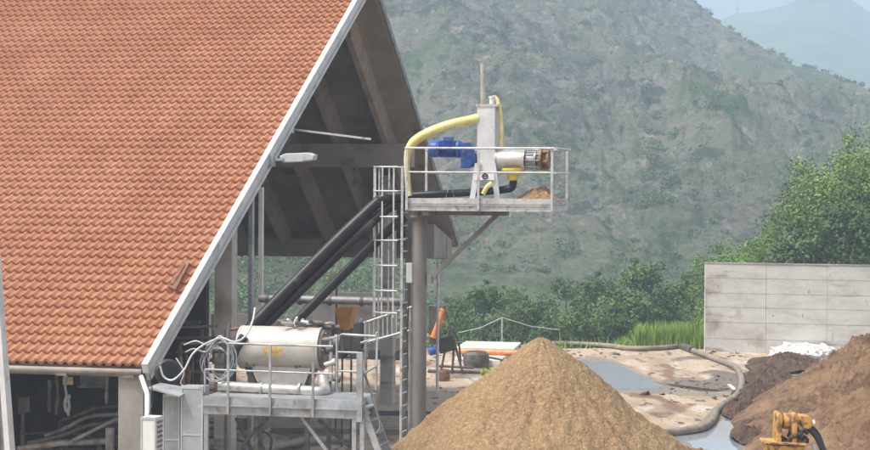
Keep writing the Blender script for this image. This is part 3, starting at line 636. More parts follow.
# small junction box on the ladder side
Qb = PE(O, .45); mb = MB(); mb.prism([Qb(406, 263), Qb(412, 263), Qb(412, 283), Qb(406, 283)], c*.12); jb = mb.build('junction_box', M['cab'], None, bevel=.01); tag(jb, 'small grey box fixed between the caged ladder and the round pole', 'box')
mb = MB(); mb.tube(smooth_path([Qb(409, 283), Qb(409, 300), Qb(407, 330), Qb(408, 370)], 4), .012, 6); mb.build('cable', M['rubber'], jb)
# ------------------------------------------------------------------ inclined barrier walkway by the ladder
Qk = PE(O, 3.0); fb0 = gnd(Qk(388, 340))
fbm = thing('feed_barrier', fb0, 'galvanised bar barrier behind the ladder cage', 'barrier')
for y0, y1 in ((323, 307), (343, 330)):
    mb = MB(); mb.tube([Qk(364, y0), Qk(412, y1)], .03, 8); mb.build('rail', M['rail'], fbm)
for k in range(11):
    x = 365+k*4.5; f_ = k/10; mb = MB(); a_ = Qk(x, 323-16*f_); b_ = Qk(x, 345-14*f_); mb.tube([a_, b_+(Z*0)], .022, 6); mb.build('bar', M['rail'], fbm)
for x in (366, 410):
    a_ = Qk(x, 330); mb = MB(); mb.tube([V((a_.x, a_.y, 0)), a_+Z*.2], .035, 8); mb.build('post', M['galv'], fbm)
# ------------------------------------------------------------------ lower platform
L0 = W(203, 402, 37.0); Lp = lambda px, py, b=0.0: hit(px, py, L0+c*b, c)
lp = thing('service_platform', gnd(Lp(280, 400, .6)), 'low galvanised service platform with railing and steps in front of the tank', 'platform')
a0 = Lp(203, 405); a1 = Lp(357, 409); ll = (a1-a0).dot(e); zd = Lp(203, 396).z; zl = Lp(203, 414).z; o2 = V((a0.x, a0.y, 0))
mb = MB(); mb.box(o2+Z*(zd-.03)+c*.06+e*.02, e*(ll-.04), c*1.3, Z*.03); mb.build('deck', M['galv'], lp)
fr = MB(); hgt = zd-zl
fr.box(o2+Z*(zl+hgt*.5), e*ll, c*.05, Z*(hgt*.5)); fr.box(o2+Z*(zl+hgt*.47)-c*.03, e*ll, c*.075, Z*.02); fr.box(o2+Z*zl+c*.012, e*ll, c*.05, Z*hgt*.46)
fr.box(o2+Z*zl+c*1.37, e*ll, c*.06, Z*hgt)
for a in (0, ll-.05): fr.box(o2+Z*zl+e*a+c*.063, e*.05, c*1.3, Z*(hgt-.035))
fr.build('deck_frame', M['galv'], lp)
rz = Lp(228, 343.5).z; mz = Lp(228, 370).z
for px in (228, 270, 313):
    q = Lp(px, 390, -.03); post(q, zl+.02, rz, lp, .045, 'galv')
mb = MB(); mb.tube([Lp(228, 343.5, -.03), Lp(333, 346.5, -.03)], .02, 8); mb.build('handrail', M['galv'], lp)
mb = MB(); mb.tube([Lp(205, 369.5, -.03), Lp(333, 374, -.03)], .017, 8); mb.build('knee_rail', M['galv'], lp)
mb = MB(); mb.tube([Lp(205, 369, 0), Lp(205, 392, 0)], .02, 8); mb.build('post', M['galv'], lp)
# rear rail frame and gate
mb = MB(); Qr = lambda x, y: Lp(x, y, 1.35)
mb.tube([Qr(337, 393), Qr(337, 337), Qr(342, 334.5), Qr(376, 336.5)], .026, 8); mb.tube([Qr(337, 352), Qr(362, 353)], .02, 8); mb.tube([Qr(337, 371), Qr(362, 372)], .02, 8); mb.build('rear_rail', M['galv'], lp)
mb = MB(); mb.tube([Lp(361, 343, 1.3), Lp(377, 337, 1.3), Lp(376, 390, 1.3)], .024, 8); mb.tube([Lp(362, 375, .6), Lp(377, 366, 1.3)], .02, 8); mb.build('side_rail', M['galv'], lp)
mb = MB(); q = Lp(359.5, 380, -.02); mb.box(V((q.x, q.y, zl-.05))-e*.06, e*.11, c*.11, Z*(Lp(359, 350).z-zl)); mb.build('corner_post', M['galv'], lp)
for px, off in ((206, 0.02), (354, .02), (206, 1.36), (354, 1.36), (362, .02)):
    q = Lp(px, 420, off); mb = MB(); mb.box(V((q.x, q.y, 0))-e*.04, e*.08, c*.08, Z*(zl-.001 if px < 360 else zl)); mb.build('leg', M['galvdark' if off > 1 else 'galv'], lp)
for x0, y0, x1, y1, off in ((302, 418, 340, 468, .2), (318, 420, 372, 466, .9), (268, 418, 236, 452, .7), (236, 418, 262, 470, 1.3)):
    mb = MB(); mb.bar(Lp(x0, y0, off), Lp(x1, y1, off), .06, .05, c); mb.build('brace', M['darkmetal' if off > .5 else 'galv'], lp)
# ladder with steps going down at the right
lad = thing('step_ladder', gnd(Lp(380, 470, .3)), 'steep galvanised step ladder with curved handrails at the right end of the service platform', 'ladder')
t0, t1 = Lp(359, 402, .1), Lp(378, 452, .1); dr = (t1-t0); fct = (t0.z-0)/(t0.z-t1.z); tb = t0+dr*fct
for off in (0, .6):
    mb = MB(); mb.bar(t0+c*off+Z*.05, tb+c*off, .05, .12, c.cross(dr)); mb.build('stringer', M['galv'], lad)
n_ = int((t0.z)/.22)
for k in range(n_):
    f_ = (k+.6)/n_; q = t0+(tb-t0)*f_; mb = MB(); mb.box(q-e*.1+c*.03, e*.2, c*.54, Z*.03); mb.build('step', M['galv'], lad)
for off in (0, .6):
    Qh = lambda x, y: Lp(x, y, .1+off)
    mb = MB(); mb.tube(smooth_path([Qh(359, 399), Qh(357, 380), Qh(361, 373), Qh(366, 378), Qh(374, 402), Qh(380, 425), Qh(377, 433)], 6), .02, 8); mb.build('handrail', M['galvdark'], lad)
# ------------------------------------------------------------------ tank / separator behind
Tk = lambda x, y, b=2.0: Lp(x, y, b)
tk_c0 = Tk(242, 347); tk_c1 = Tk(323, 349); tl = (tk_c1-tk_c0).dot(e); rad = (Tk(250, 325).z-Tk(250, 368).z)/2
tk = thing('slurry_tank', gnd(Tk(280, 400)), 'cream stainless round topped tank behind the railing of the service platform', 'tank')
mb = MB(); cc = Tk(242, 347); mb.lathe(cc, e, [(0, 0), (0, rad), (.03, rad+.008), (.05, rad), (tl-.05, rad), (tl-.03, rad+.015), (tl, rad+.015), (tl+.005, rad-.04)], 40); mb.build('drum', M['tank'], tk)
mb = MB(); ce = cc+e*(tl+.01); mb.lathe(ce, e, [(0, rad-.03), (.05, rad-.05), (.05, .1), (.14, .1), (.14, 0)], 32)
for k in range(10):
    t_ = k*math.pi/5; mb.lathe(ce+e*.05+(c*math.cos(t_)+Z*math.sin(t_))*(rad-.1), e, [(0, .025), (.04, .025), (.04, 0)], 8)
mb.build('end_cover', M['galvdark'], tk)
mb = MB(); mb.prism([Tk(252, 366, 1.75), Tk(311, 368, 1.75), Tk(301, 393, 1.75), Tk(262, 392, 1.75)], c*.6); mb.build('hopper', M['tank'], tk)
mb = MB(); mb.prism([Tk(243, 364, 1.8), Tk(249, 368, 1.8), Tk(262, 396, 1.8), Tk(255, 396, 1.8)], c*.1); mb.build('support_plate', M['darkmetal'], tk); mb = MB(); mb.prism([Tk(312, 368, 1.8), Tk(318, 366, 1.8), Tk(308, 396, 1.8), Tk(302, 396, 1.8)], c*.1); mb.build('support_plate', M['darkmetal'], tk)
for px in (258, 305):
    q = Tk(px, 395, 1.9); mb = MB(); mb.box(gnd(q), e*.08, c*.08, Z*q.z); mb.build('leg', M['darkmetal'], tk)
lbl = []
ang = R(28)
for i in range(7):
    lbl.append(i)
def ond(px, ang_, off=.004):
    q = hit(px, 350, cc, c); a = (q-cc).dot(e); return cc+e*a+(-c*math.cos(ang_)+Z*math.sin(ang_))*(rad+off)
mb = MB(); vs = []
for ia in range(6):
    an = R(-18+ia*6.5)
    for x in (271, 289): vs.append(ond(x+math.sin(ia*2.1)*1.5, an))
mb.add(vs, [(2*i, 2*i+1, 2*i+3, 2*i+2) for i in range(5)], True); mb.build('faded_label', mat('faded yellow label', [(.25, .14, .05), (.6, .38, .12), (.56, .46, .3)], 14, .6), tk)
for x in (268, 246, 300): 
    pass
mb = MB(); fl_ = [ond(x, R(a_), .01) for x, a_ in ((252, -45), (258, -50), (304, -48), (300, -52))]
for q in fl_: mb.lathe(q, Z, [(-.02, .02), (.02, .02), (.02, 0)], 8)
mb.build('bolts', M['darkmetal'], tk)
# clutter on top / right of the tank : valve group
vg = thing('valve_group', gnd(Tk(330, 370)), 'cluster of dark pipes, valves and flanges at the right end of the tank', 'valves')
for x0, y0, x1, y1, r_, m_ in ((318, 340, 332, 338, .06, 'galvdark'), (322, 350, 336, 347, .08, 'darkmetal'), (326, 338, 326, 380, .05, 'stain'), (318, 378, 334, 380, .05, 'darkmetal'), (320, 365, 330, 362, .07, 'stain')):
    mb = MB(); x0 += 5; x1 += 5; mb.tube([Tk(x0, y0, 1.7), Tk(x1, y1, 1.7)], r_*.75, 12); d_ = (Tk(x1, y1, 1.7)-Tk(x0, y0, 1.7)).normalized(); mb.lathe(Tk(x1, y1, 1.7), d_, [(-.03, r_*1.2), (.02, r_*1.2), (.02, 0)], 12); mb.build('pipe', M[m_], vg)
mb = MB(); q = Tk(334, 343, 1.7); mb.lathe(q, e, [(0, 0), (0, .12), (.1, .12), (.1, .15), (.14, .15), (.14, 0)], 14); mb.build('pump_head', M['darkmetal'], vg)
mb = MB(); mb.box(gnd(Tk(327, 380, 1.7)), e*.07, c*.07, Z*Tk(327, 380, 1.7).z); mb.build('leg', M['darkmetal'], vg)
# top clutter: pale rag/fittings
vs = []
tc = thing('top_fittings', Tk(300, 325, 2.0), 'dirty pale fittings and levers lying along the top of the tank', 'fittings')
rnd = random.Random(21)
for k in range(16):
    x = 284+k*3.2+rnd.uniform(-1, 1); y = 324.5-rnd.random()*3; q = Tk(x, y, 2.0+rnd.uniform(-.2, .2)); d_ = V((rnd.gauss(0, 1), rnd.gauss(0, 1), rnd.gauss(0, .4))).normalized()
    mb = MB(); mb.tube([q-d_*.1, q, q+d_*.12], [.03, .045, .02], 8); mb.build('fitting', M[rnd.choice(['stain', 'darkmetal', 'galvdark', 'white'])], tc)
mb = MB(); a_, b_ = Tk(288, 326.5, 2.0), Tk(340, 327.5, 2.0); mb.tube([a_, b_], .045, 8); mb.build('carrier', M['darkmetal'], tc)
# long stainless pipe in front of the tank
mb = MB(); pp = smooth_path([Lp(219, 386, .75), Lp(250, 388, .75), Lp(290, 390, .75), Lp(315, 391.5, .75), Lp(322, 391.5, .8), Lp(325.5, 390.5, 1.0), Lp(324, 385, 1.2), Lp(323, 376, 1.3)], 6)
mb.tube(pp, .1, 16); sp2 = mb.build('steel_pipe', M['stain']); tag(sp2, 'long polished steel pipe lying along the service platform deck', 'pipe')
mb = MB()
for x in (262, 300):
    q = Lp(x, 389, .75); mb.tube([q-e*.02, q+e*.02], .125, 16)
mb.build('clamp', M['galv'], sp2)
# ------------------------------------------------------------------ cabinets
def cab(nm, x0, x1, y0, off, dp, label, m_='cab2', hz_=None, mk=None):
    q0 = Lp(x0, 430, off); q1 = Lp(x1, 430, off); w = (q1-q0).dot(e); h = Lp(x0, y0, off).z
    t = thing(nm, gnd(q0)+e*w/2+c*dp/2, label, 'cabinet'); mb = MB(); mb.box(gnd(q0), e*w, c*dp, Z*h); mb.build('body', M[m_], t, bevel=.012)
    mb = MB(); mb.box(gnd(q0)+e*.03-c*.012+Z*.08, e*(w-.06), c*.011, Z*(h-.14)); d_ = mb.build('door', M[m_], t, bevel=.004); fr_ = MB(); fr_.box(gnd(q0)-c*.02, e*.028, c*.019, Z*h); fr_.box(gnd(q0)+e*(w-.028)-c*.02, e*.028, c*.019, Z*h); fr_.box(gnd(q0)+e*.029-c*.02+Z*(h-.05), e*(w-.058), c*.019, Z*.05); fr_.box(gnd(q0)+e*.029-c*.02+Z*(h*.72), e*(w-.058), c*.007, Z*.03); fr_.build('frame', M['cab'], t)
    mb = MB(); mb.cbox(gnd(q0)+e*(w-.06)-c*.03+Z*(h*.55), e*.02, c*.025, Z*.1); mb.build('handle', M['rubber'], d_)
    return t, gnd(q0), w, h, dp
cab('electrical_cabinet', 181, 203, 386, .1, .35, 'right hand tall grey steel cabinet touching the service platform')
cab('electrical_cabinet', 163, 180, 394, .25, .35, 'left hand tall grey steel cabinet under the tilted cover panel')
t, q0, w, h, dp = cab('white_cabinet', 141, 156, 417, -.6, .35, 'white cabinet with louvred side in front of the corner column', 'white')
for k in range(9):
    mb = MB(); mb.box(q0+e*(w+.002)+c*.05+Z*(h-.12-k*.09), e*.015, c*.25, Z*.045); mb.build('louvre', M['galvdark'], t)
mb = MB(); mb.prism([Lp(148, 389, -.1), Lp(160, 384.5, .5), Lp(194, 390, .5), Lp(180, 397.5, -.1)], Z*.03); tag(mb.build('cover_panel', M['cab2']), 'flat grey sheet metal cover tilted over the steel cabinets', 'panel')
mb = MB(); q = Lp(147.5, 400, -.1); mb.tube([gnd(q), V((q.x, q.y, E.z-.25)), E-e*.1-Z*.2], .05, 10); tag(mb.build('downpipe', M['white']), 'white rainwater downpipe at the eave corner beside the concrete column', 'downpipe')
# ------------------------------------------------------------------ cables
CQ = lambda x, y, b=.6: Lp(x, y, b)
cc0 = CQ(216, 362)
rnd = random.Random(4)
cb = MB()
for k in range(7):
    rx_ = .27+rnd.uniform(-.05, .07); rz_ = .36+rnd.uniform(-.06, .06); of = e*rnd.uniform(-.06, .08)+Z*rnd.uniform(-.06, .06)+c*(k*.03); tl_ = rnd.uniform(-.3, .3)
    pts = [cc0+of+e*(rx_*math.cos(t)*math.cos(tl_)-rz_*math.sin(t)*math.sin(tl_))+Z*(rz_*math.sin(t)*math.cos(tl_)+rx_*math.cos(t)*math.sin(tl_))+c*.05*math.sin(3*t+k) for t in np.linspace(0, 2*math.pi, 29)[:-1]]
    cb.tube(pts, .0105, 6, closed=True)
tag(cb.build('cable_coil', M['galv']), 'coil of pale grey cable hanging left of the tank', 'cable')
def cable(pts, r_, m_, lb, nm='cable'):
    mb = MB(); mb.tube(smooth_path(pts, 7), r_, 7); return tag(mb.build(nm, M[m_]), lb, 'cable')
cable([CQ(160, 366, .2), CQ(164, 377, .2), CQ(173, 380, .2), CQ(184, 370, .3), CQ(192, 355, .4), CQ(202, 346, .5), CQ(212, 341, .5), CQ(222, 338, .6), CQ(236, 342, .6), CQ(247, 334, .8), CQ(253, 320, 1), CQ(255, 308, 1.2)], .02, 'rail', 'thick white cable drooping from the verge to the cable coil and up the white post')
cable([CQ(184, 345), CQ(196, 341), CQ(208, 345), CQ(220, 336), CQ(228, 343), CQ(240, 340)], .013, 'rail', 'thin white cable looped over the top of the coil')
cable([CQ(186, 352), CQ(194, 349), CQ(206, 352), CQ(214, 343)], .016, 'galv', 'short grey cable tied across the bar left of the coil')
cable([CQ(176, 358), CQ(184, 372), CQ(181, 384), CQ(192, 389)], .014, 'rail', 'thin pale cable hanging down to the cover panel')
cable([CQ(150, 376, -.2), CQ(153, 400, -.2), CQ(147, 425, -.3), CQ(150, 450, -.3)], .01, 'rubber', 'thin dark cable running down past the white cabinet')
# blackish hose reel near the verge
mb = MB(); q = CQ(166, 372, .9); mb.lathe(q, e*.6-c*.8, [(0, 0), (0, .22), (.1, .26), (.16, .22), (.16, 0)], 24); tag(mb.build('black_drum', M['rubber']), 'round black drum hanging under the verge next to the drooping cable', 'drum')
mb = MB(); q = Lp(239, 362, 1.6); mb.tube(smooth_path([q+Z*.5+e*.1, q+Z*.1-e*.12, q-Z*.4-e*.14, q-Z*.9+e*.0], 5), .09, 12); tag(mb.build('black_hose', M['rubber']), 'black hose bending down along the left end of the tank', 'hose')
# ------------------------------------------------------------------ barn interior: cubicle rails and pipework
def divider(px, py, b, m_='darkmetal', w=1.9):
    q = PE(V((E.x, E.y, 0)), b)(px, py); o = gnd(q); t = thing('cubicle_divider', o, 'bent tube cow stall divider in the dark barn interior', 'stall divider', 'cow stall dividers inside the barn')
    mb = MB(); mb.tube([o, o+Z*1.25], .04, 8); mb.build('post', M[m_], t)
    mb = MB(); mb.tube(smooth_path([o+Z*1.15, o+Z*1.2+e*w*.6, o+Z*1.1+e*w*.95, o+Z*.8+e*w, o+Z*.55+e*w*.9, o+Z*.45+e*w*.5, o+Z*.45], 5), .032, 8); mb.build('loop', M[m_], t)
    return t
d0 = divider(30, 430, 3.0)
for px, py, b in ((66, 430, 4.4), (100, 430, 5.8), (22, 430, 6.0), (60, 430, 7.6), (150, 400, 4.2), (172, 400, 6.2), (196, 400, 8.0), (160, 400, 9.0)):
    q = gnd(PE(V((E.x, E.y, 0)), b)(px, py)); n_o = copy_tree(d0); n_o.location = q
def bar_thing(nm, pts, r_, m_, lb, cat='pipe'):
    mb = MB(); mb.tube(pts, r_, 8); return tag(mb.build(nm, M[m_]), lb, cat)
BI = lambda px, py, b: PE(V((E.x, E.y, 0)), b)(px, py)
bar_thing('long_pipe', [BI(18, 449, 1.5), BI(60, 443, 1.6), BI(106, 441, 1.7)], .07, 'galvdark', 'pale pipe lying across the bottom of the dark barn opening')
bar_thing('diagonal_pipe', [BI(72, 441, 1.5), BI(117, 419, 1.5)], .045, 'galvdark', 'thin pale pipe rising diagonally to the corner column')
bar_thing('curved_pipe', smooth_path([BI(45, 436, 3.0), BI(66, 428, 3.0), BI(88, 417, 3.0), BI(118, 414, 3.0)]), .045, 'galvdark', 'upper bent rail crossing the dark barn opening')
bar_thing('curved_pipe', smooth_path([BI(28, 443, 2.4), BI(60, 436, 2.4), BI(90, 425, 2.4), BI(118, 422, 2.4)]), .045, 'darkmetal', 'lower bent rail crossing the dark barn opening')
bar_thing('curved_pipe', smooth_path([BI(60, 421, 3.6), BI(80, 414, 3.6), BI(96, 408, 3.6), BI(118, 406, 3.6)]), .04, 'darkmetal', 'highest bent rail in the dark barn opening next to the column')
t_ = BI(109, 430, 1.3); mb = MB(); mb.box(gnd(t_)-e*.08, e*.16, c*.1, Z*BI(109, 428, 1.3).z); tag(mb.build('short_post', M['galvdark']), 'short grey post just left of the corner concrete column', 'post')
rnd = random.Random(9)
names = ['white streaked steel post hanging below the eave in the barn opening', 'second pale rope like strap in the barn opening', 'thin pale strap nearest the corner column', 'dark hanging strap at the left of the barn opening', 'short pale strap in the middle of the barn opening']
for (x, y0, y1, b, m_), lb in zip(((66, 372, 412, 2.0, 'galv'), (69, 395, 416, 2.2, 'rail'), (107, 374, 404, 2.0, 'galvdark'), (49, 380, 412, 2.4, 'darkmetal'), (57, 372, 415, 3.0, 'darkmetal')), names):
    mb = MB(); pts = [BI(x+rnd.uniform(-1, 1), y0+(y1-y0)*k/5, b) for k in range(6)]; mb.tube(smooth_path(pts, 3), [.035+.008*math.sin(k*.7) for k in range(16)], 7); tag(mb.build('hanging_strap', M[m_]), lb, 'strap')
q = BI(68, 381, 2.0); mb = MB(); mb.cbox(q, e*.22, c*.03, Z*.16); mb.cbox(q+e*.08-Z*.03-c*.03, e*.1, c*.02, Z*.08); tag(mb.build('tag_plate', mat('straw yellow', [(.5, .4, .2), (.6, .52, .35)], 6, .8)), 'yellowish plate fixed to the pale hanging strap', 'plate')
# far strip of light shapes seen through barn opening
t_ = BI(95, 376, 9.0); mb = MB()
for k in range(5): mb.box(BI(80+k*5.0, 388, 9.0), e*.14, c*.05, Z*.55)
mb.bar(BI(78, 387, 8.96), BI(106, 386, 8.96), .05, .05); tag(mb.build('slatted_screen', M['galvdark']), 'pale slatted screen high on the added dark wall seen through the barn opening', 'screen')
q = BI(21, 400, 4.0); mb = MB(); mb.prism([BI(18, 398, 4), BI(26, 397, 4), BI(26, 413, 4), BI(18, 414, 4)], c*.2); mb.box(gnd(BI(21, 413, 4)), e*.06, c*.06, Z*BI(21, 413, 4).z); tag(mb.build('control_box', M['darkmetal']), 'dark control box on a post at the left of the barn opening', 'box')
# pipe rack tangle between corner column and tank
rnd = random.Random(31)
rk = thing('pipe_rack', gnd(BI(185, 400, 2.5)), 'tangle of dirty steel pipes and racks between the verge and the tank', 'pipe rack')
for k in range(26):
    x = rnd.uniform(168, 232); y = rnd.uniform(306, 392); b = rnd.uniform(2.0, 4.5)
    if rnd.random() < .55: a_, b_ = BI(x, y, b), BI(min(x+rnd.uniform(14, 40), 240), y+rnd.uniform(-3, 3), b)
    else: a_, b_ = BI(x, y, b), BI(x+rnd.uniform(-3, 3), min(y+rnd.uniform(15, 50), 400), b)
    # keep under the rake
    if y < 372-(x-143)*1.74+12: continue
    mb = MB(); mb.tube([a_, b_], rnd.choice([.02, .03, .035, .045]), 8); mb.build('pipe', M[rnd.choice(['darkmetal', 'darkmetal', 'galvdark', 'rust'])], rk)
for x in (178, 200, 224):
    q = BI(x, 400, 3); top_ = BI(x, 330 if x > 190 else 345, 3).z; mb = MB(); mb.box(gnd(q), e*.06, c*.06, Z*top_); mb.build('post', M['darkmetal'], rk)
for y in (338, 352, 372, 390):
    mb = MB(); mb.tube([BI(176, y, 3.03), BI(228, y, 3.03)], .03, 8); mb.build('rail', M['darkmetal'], rk)
# horizontal galvanised pipe through the barn at mid height
mb = MB(); Pq = PE(O, 1.5); mb.tube([Pq(259, 298.5), Pq(300, 299.5), Pq(405, 302)], .09, 12); hp_ = mb.build('crossing_pipe', M['galvdark']); tag(hp_, 'level grey pipe crossing behind the slanting black pipes', 'pipe')
mb = MB(); mb.tube(smooth_path([Pq(262, 298.5), Pq(258, 301), Pq(256.5, 308), Pq(256.5, 330)], 5), .07, 10); mb.build('elbow', M['rail'], hp_)
for x in (268, 300, 330, 362): q = Pq(x, 299+(x-268)*.025); mb = MB(); mb.tube([q-e*.03, q+e*.03], .115, 12); mb.build('flange', M['darkmetal'], hp_)
mb = MB(); q = Pq(405, 302); mb.tube([q, V((q.x, q.y, 0))], .05, 8); mb.build('support', M['galvdark'], hp_)
# items behind: hopper bucket, sign, dark machinery
q = BI(343, 316, 14); mb = MB(); P14 = PE(V((E.x, E.y, 0)), 14.0); mb.prism([P14(335, 308), P14(353, 308), P14(350, 322), P14(348, 330), P14(341, 330), P14(338, 322)], c*.5); ohb = mb.build('orange_hopper', mat('faded orange', [(.4, .17, .035), (.55, .26, .06)], 4, .6)); tag(ohb, 'small orange hopper standing behind the tank inside the barn', 'hopper')
mb = MB()
for x in (340, 349): qq = P14(x, 329); mb.tube([gnd(qq)+c*.25, qq+c*.25], .03, 6)
mb.build('stand', M['darkmetal'], ohb)
P15 = PE(V((E.x, E.y, 0)), 15.0); mb = MB(); mb.prism([P15(328, 276), P15(338, 274), P15(341, 286), P15(331, 288)], c*.04); sg = mb.build('yellow_sign', mat('faded sign', [(.55, .5, .3), (.62, .5, .15), (.3, .25, .12)], 9, .7)); tag(sg, 'small faded yellow sign on a thin pole above the orange hopper', 'sign')
mb = MB(); mb.tube([gnd(P15(336, 287))+c*.06, P15(336, 280)+c*.06], .03, 6); mb.build('pole', M['darkmetal'], sg)
P20 = PE(V((E.x, E.y, 0)), 41.0)
cl_l = ['dark machine block behind the tank', 'low dark machine with pale panel behind the service platform', 'dark trough behind the valve cluster', 'dark box under the feed barrier']
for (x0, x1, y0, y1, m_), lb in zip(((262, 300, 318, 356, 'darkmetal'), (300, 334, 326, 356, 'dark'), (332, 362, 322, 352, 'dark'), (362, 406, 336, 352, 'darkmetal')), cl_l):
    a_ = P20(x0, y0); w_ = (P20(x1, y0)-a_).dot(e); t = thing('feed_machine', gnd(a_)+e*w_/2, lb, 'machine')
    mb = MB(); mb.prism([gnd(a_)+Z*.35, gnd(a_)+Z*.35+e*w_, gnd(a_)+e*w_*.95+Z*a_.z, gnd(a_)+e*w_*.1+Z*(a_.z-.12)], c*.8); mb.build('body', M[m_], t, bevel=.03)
    for k in range(2): mb = MB(); mb.tube([gnd(a_)+e*w_*(.25+.5*k)+Z*.2-c*.05, gnd(a_)+e*w_*(.25+.5*k)+Z*.2+c*.85], .2, 14); mb.build('wheel', M['rubber'], t)
    for k in range(3): mb = MB(); mb.tube([gnd(a_)+e*w_*(.2+.3*k)+Z*(a_.z-.3)+c*.4, gnd(a_)+e*w_*(.2+.3*k+.1)+Z*(a_.z+.15)+c*.3], .035, 7); mb.build('lever', M['galv' if k else 'white'], t)
# ground level kerbs and pipes below the platforms
a_, b_ = G(262, 424), G(432, 428)
mb = MB(); mb.prism([G(250, 419), G(440, 422), G(440, 436), G(250, 433)], Z*.16); tag(mb.build('kerb', M['hosemat']), kind='structure')
mb = MB(); mb.prism([G(250, 409)-Z*.03, G(440, 412)-Z*.03, G(440, 419)-Z*.03, G(250, 416)-Z*.03], Z*.036); tag(mb.build('kerb_shadow_strip', M['dark']), kind='structure')  # thin dark strip painted as the shade along the kerb
bar_thing('ground_pipe', [G(262, 449, .15), G(300, 442, .15), G(352, 438, .15)], .11, 'concrete', 'grey pipe lying on the ground beneath the service platform')
bar_thing('ground_pipe', [G(244, 452, .4), G(268, 430, .5)], .09, 'galvdark', 'short grey pipe slanting up under the left half of the service platform')
# ------------------------------------------------------------------ right: wall
wa = G(704.5, 351.5); wb = G(915, 357.5); wd = (wb-wa).normalized(); wn = V((-wd.y, wd.x, 0))
wh = hit(705, 263.5, wa, wn).z; wl = 16.0
rw = thing('retaining_wall', wa, 'long board marked concrete wall on the right of the yard', 'wall')
mb = MB(); mb.box(wa+wn*.02+wd*.02, wd*(wl-.04), wn*.3, Z*(wh-.02)); mb.build('core', M['concrete'], rw)
rows = [hit(706, y, wa, wn).z for y in (351.5, 338.5, 322, 307, 293, 278, 263.5)]; rows[0] = -.05
wp = MB(); cols_ = [0, 2.62, 5.2, 7.75, 10.3, 13, wl]
rnd = random.Random(12)
for i in range(len(rows)-1):
    for j in range(len(cols_)-1):
        in_ = rnd.uniform(0, .012)
        wp.box(wa+wd*(cols_[j]+.008)+Z*(rows[i]+.012)+wn*in_, wd*(cols_[j+1]-cols_[j]-.014), wn*(.05), Z*(rows[i+1]-rows[i]-.016))
wp.build('facing', M['wallc'], rw)
mb = MB(); mb.box(wa-wd*.03+Z*wh-wn*.02, wd*(wl+.03), wn*.36, Z*.05); mb.build('coping', M['concrete'], rw)
mb = MB(); mb.box(wa-wd*.03-Z*.02, wd*.048, wn*.34, Z*(wh+.019)); mb.build('end_face', M['sheet'], rw)
# ------------------------------------------------------------------ piles
pk = W(541, 338, 39.0)
pile = heap(V((pk.x, pk.y, 0)), pk.z*1.215, pk.z*1.17, pk.z, (170, 420), 5.5, 'sawdust', 'sawdust_pile', .13, 1.3, tip=.035, gul=.035)
tag(pile, 'tall cone of golden brown sawdust in the middle under the high platform', 'sawdust pile')
pile2 = heap(V((16.9, 58, 0)), 7.5, 20, 4.2, (190, 480), 8.8, 'soil', 'manure_pile', .38, 1.5, tip=.12, gul=.3, shear=.17)
tag(pile2, 'broad reddish brown heap filling the right side of the yard', 'heap')
ds = MB()
def lowheap(px, py, rx, ry, h, seed, mt, nm, lb, base=0):
    q = G(px, py); o = heap(V((q.x, q.y, 0)), rx, ry, h, (50, 160), seed, mt, nm, .2, 1.3, gul=.08, tip=.3, rag=.55, rf=1.8, shear=.17); tag(o, lb, 'heap'); return o
lowheap(784, 366, 1.4, 3.4, .42, 3.1, 'darksoil', 'dark_manure_heap', 'dark ragged heap between the hose bend and the white plastic')
lowheap(768, 378, .9, 3.0, .35, 1.1, 'darksoil', 'dark_manure_heap', 'dark crumbly patch right beside the hose bend')
lowheap(757, 396, .8, 3.4, .4, 4.1, 'darksoil', 'dark_manure_heap', 'dark lump at the foot of the brown heap above the near puddle')
lowheap(742, 412, .6, 2.4, .3, 5.1, 'darksoil', 'dark_manure_heap', 'small dark lump at the right edge of the near puddle')
lowheap(757, 436, .7, 2.2, .35, 7.4, 'darksoil', 'dark_manure_heap', 'dark lump between the near puddle and the yellow arm')
lowheap(672, 458, 1.3, 1.2, .3, 6.1, 'soil', 'spilled_manure', 'small brown spill in front of the puddle at the bottom edge')
# white plastic
rnd = random.Random(17); fm_ = MB()
for k in range(70):
    f_ = rnd.random(); px = 782+f_*68; py = 357-f_*15+rnd.uniform(-5.5, 4); q = G(px, min(py+4, 361)); q = hit(px, py, q, V((0, 1, 0))); q.z = max(.1, q.z)
    r_ = rnd.uniform(.2, .46); bm = bmesh.new(); bmesh.ops.create_icosphere(bm, subdivisions=3, radius=r_)
    se = rnd.random()*50
    vs = []
    for v in bm.verts:
        d_ = v.co.normalized(); n_ = 1+.5*noise.fractal(d_*2.4+V((se, 0, 0)), 1, 2, 4)
        vs.append(q+V((v.co.x*1.35, v.co.y, v.co.z*.75))*n_)
    fm_.add(vs, [[x.index for x in f.verts] for f in bm.faces], False); bm.free()
tag(fm_.build('plastic_film_heap', M['film']), 'crumpled white plastic film heaped against the concrete wall', 'plastic film')
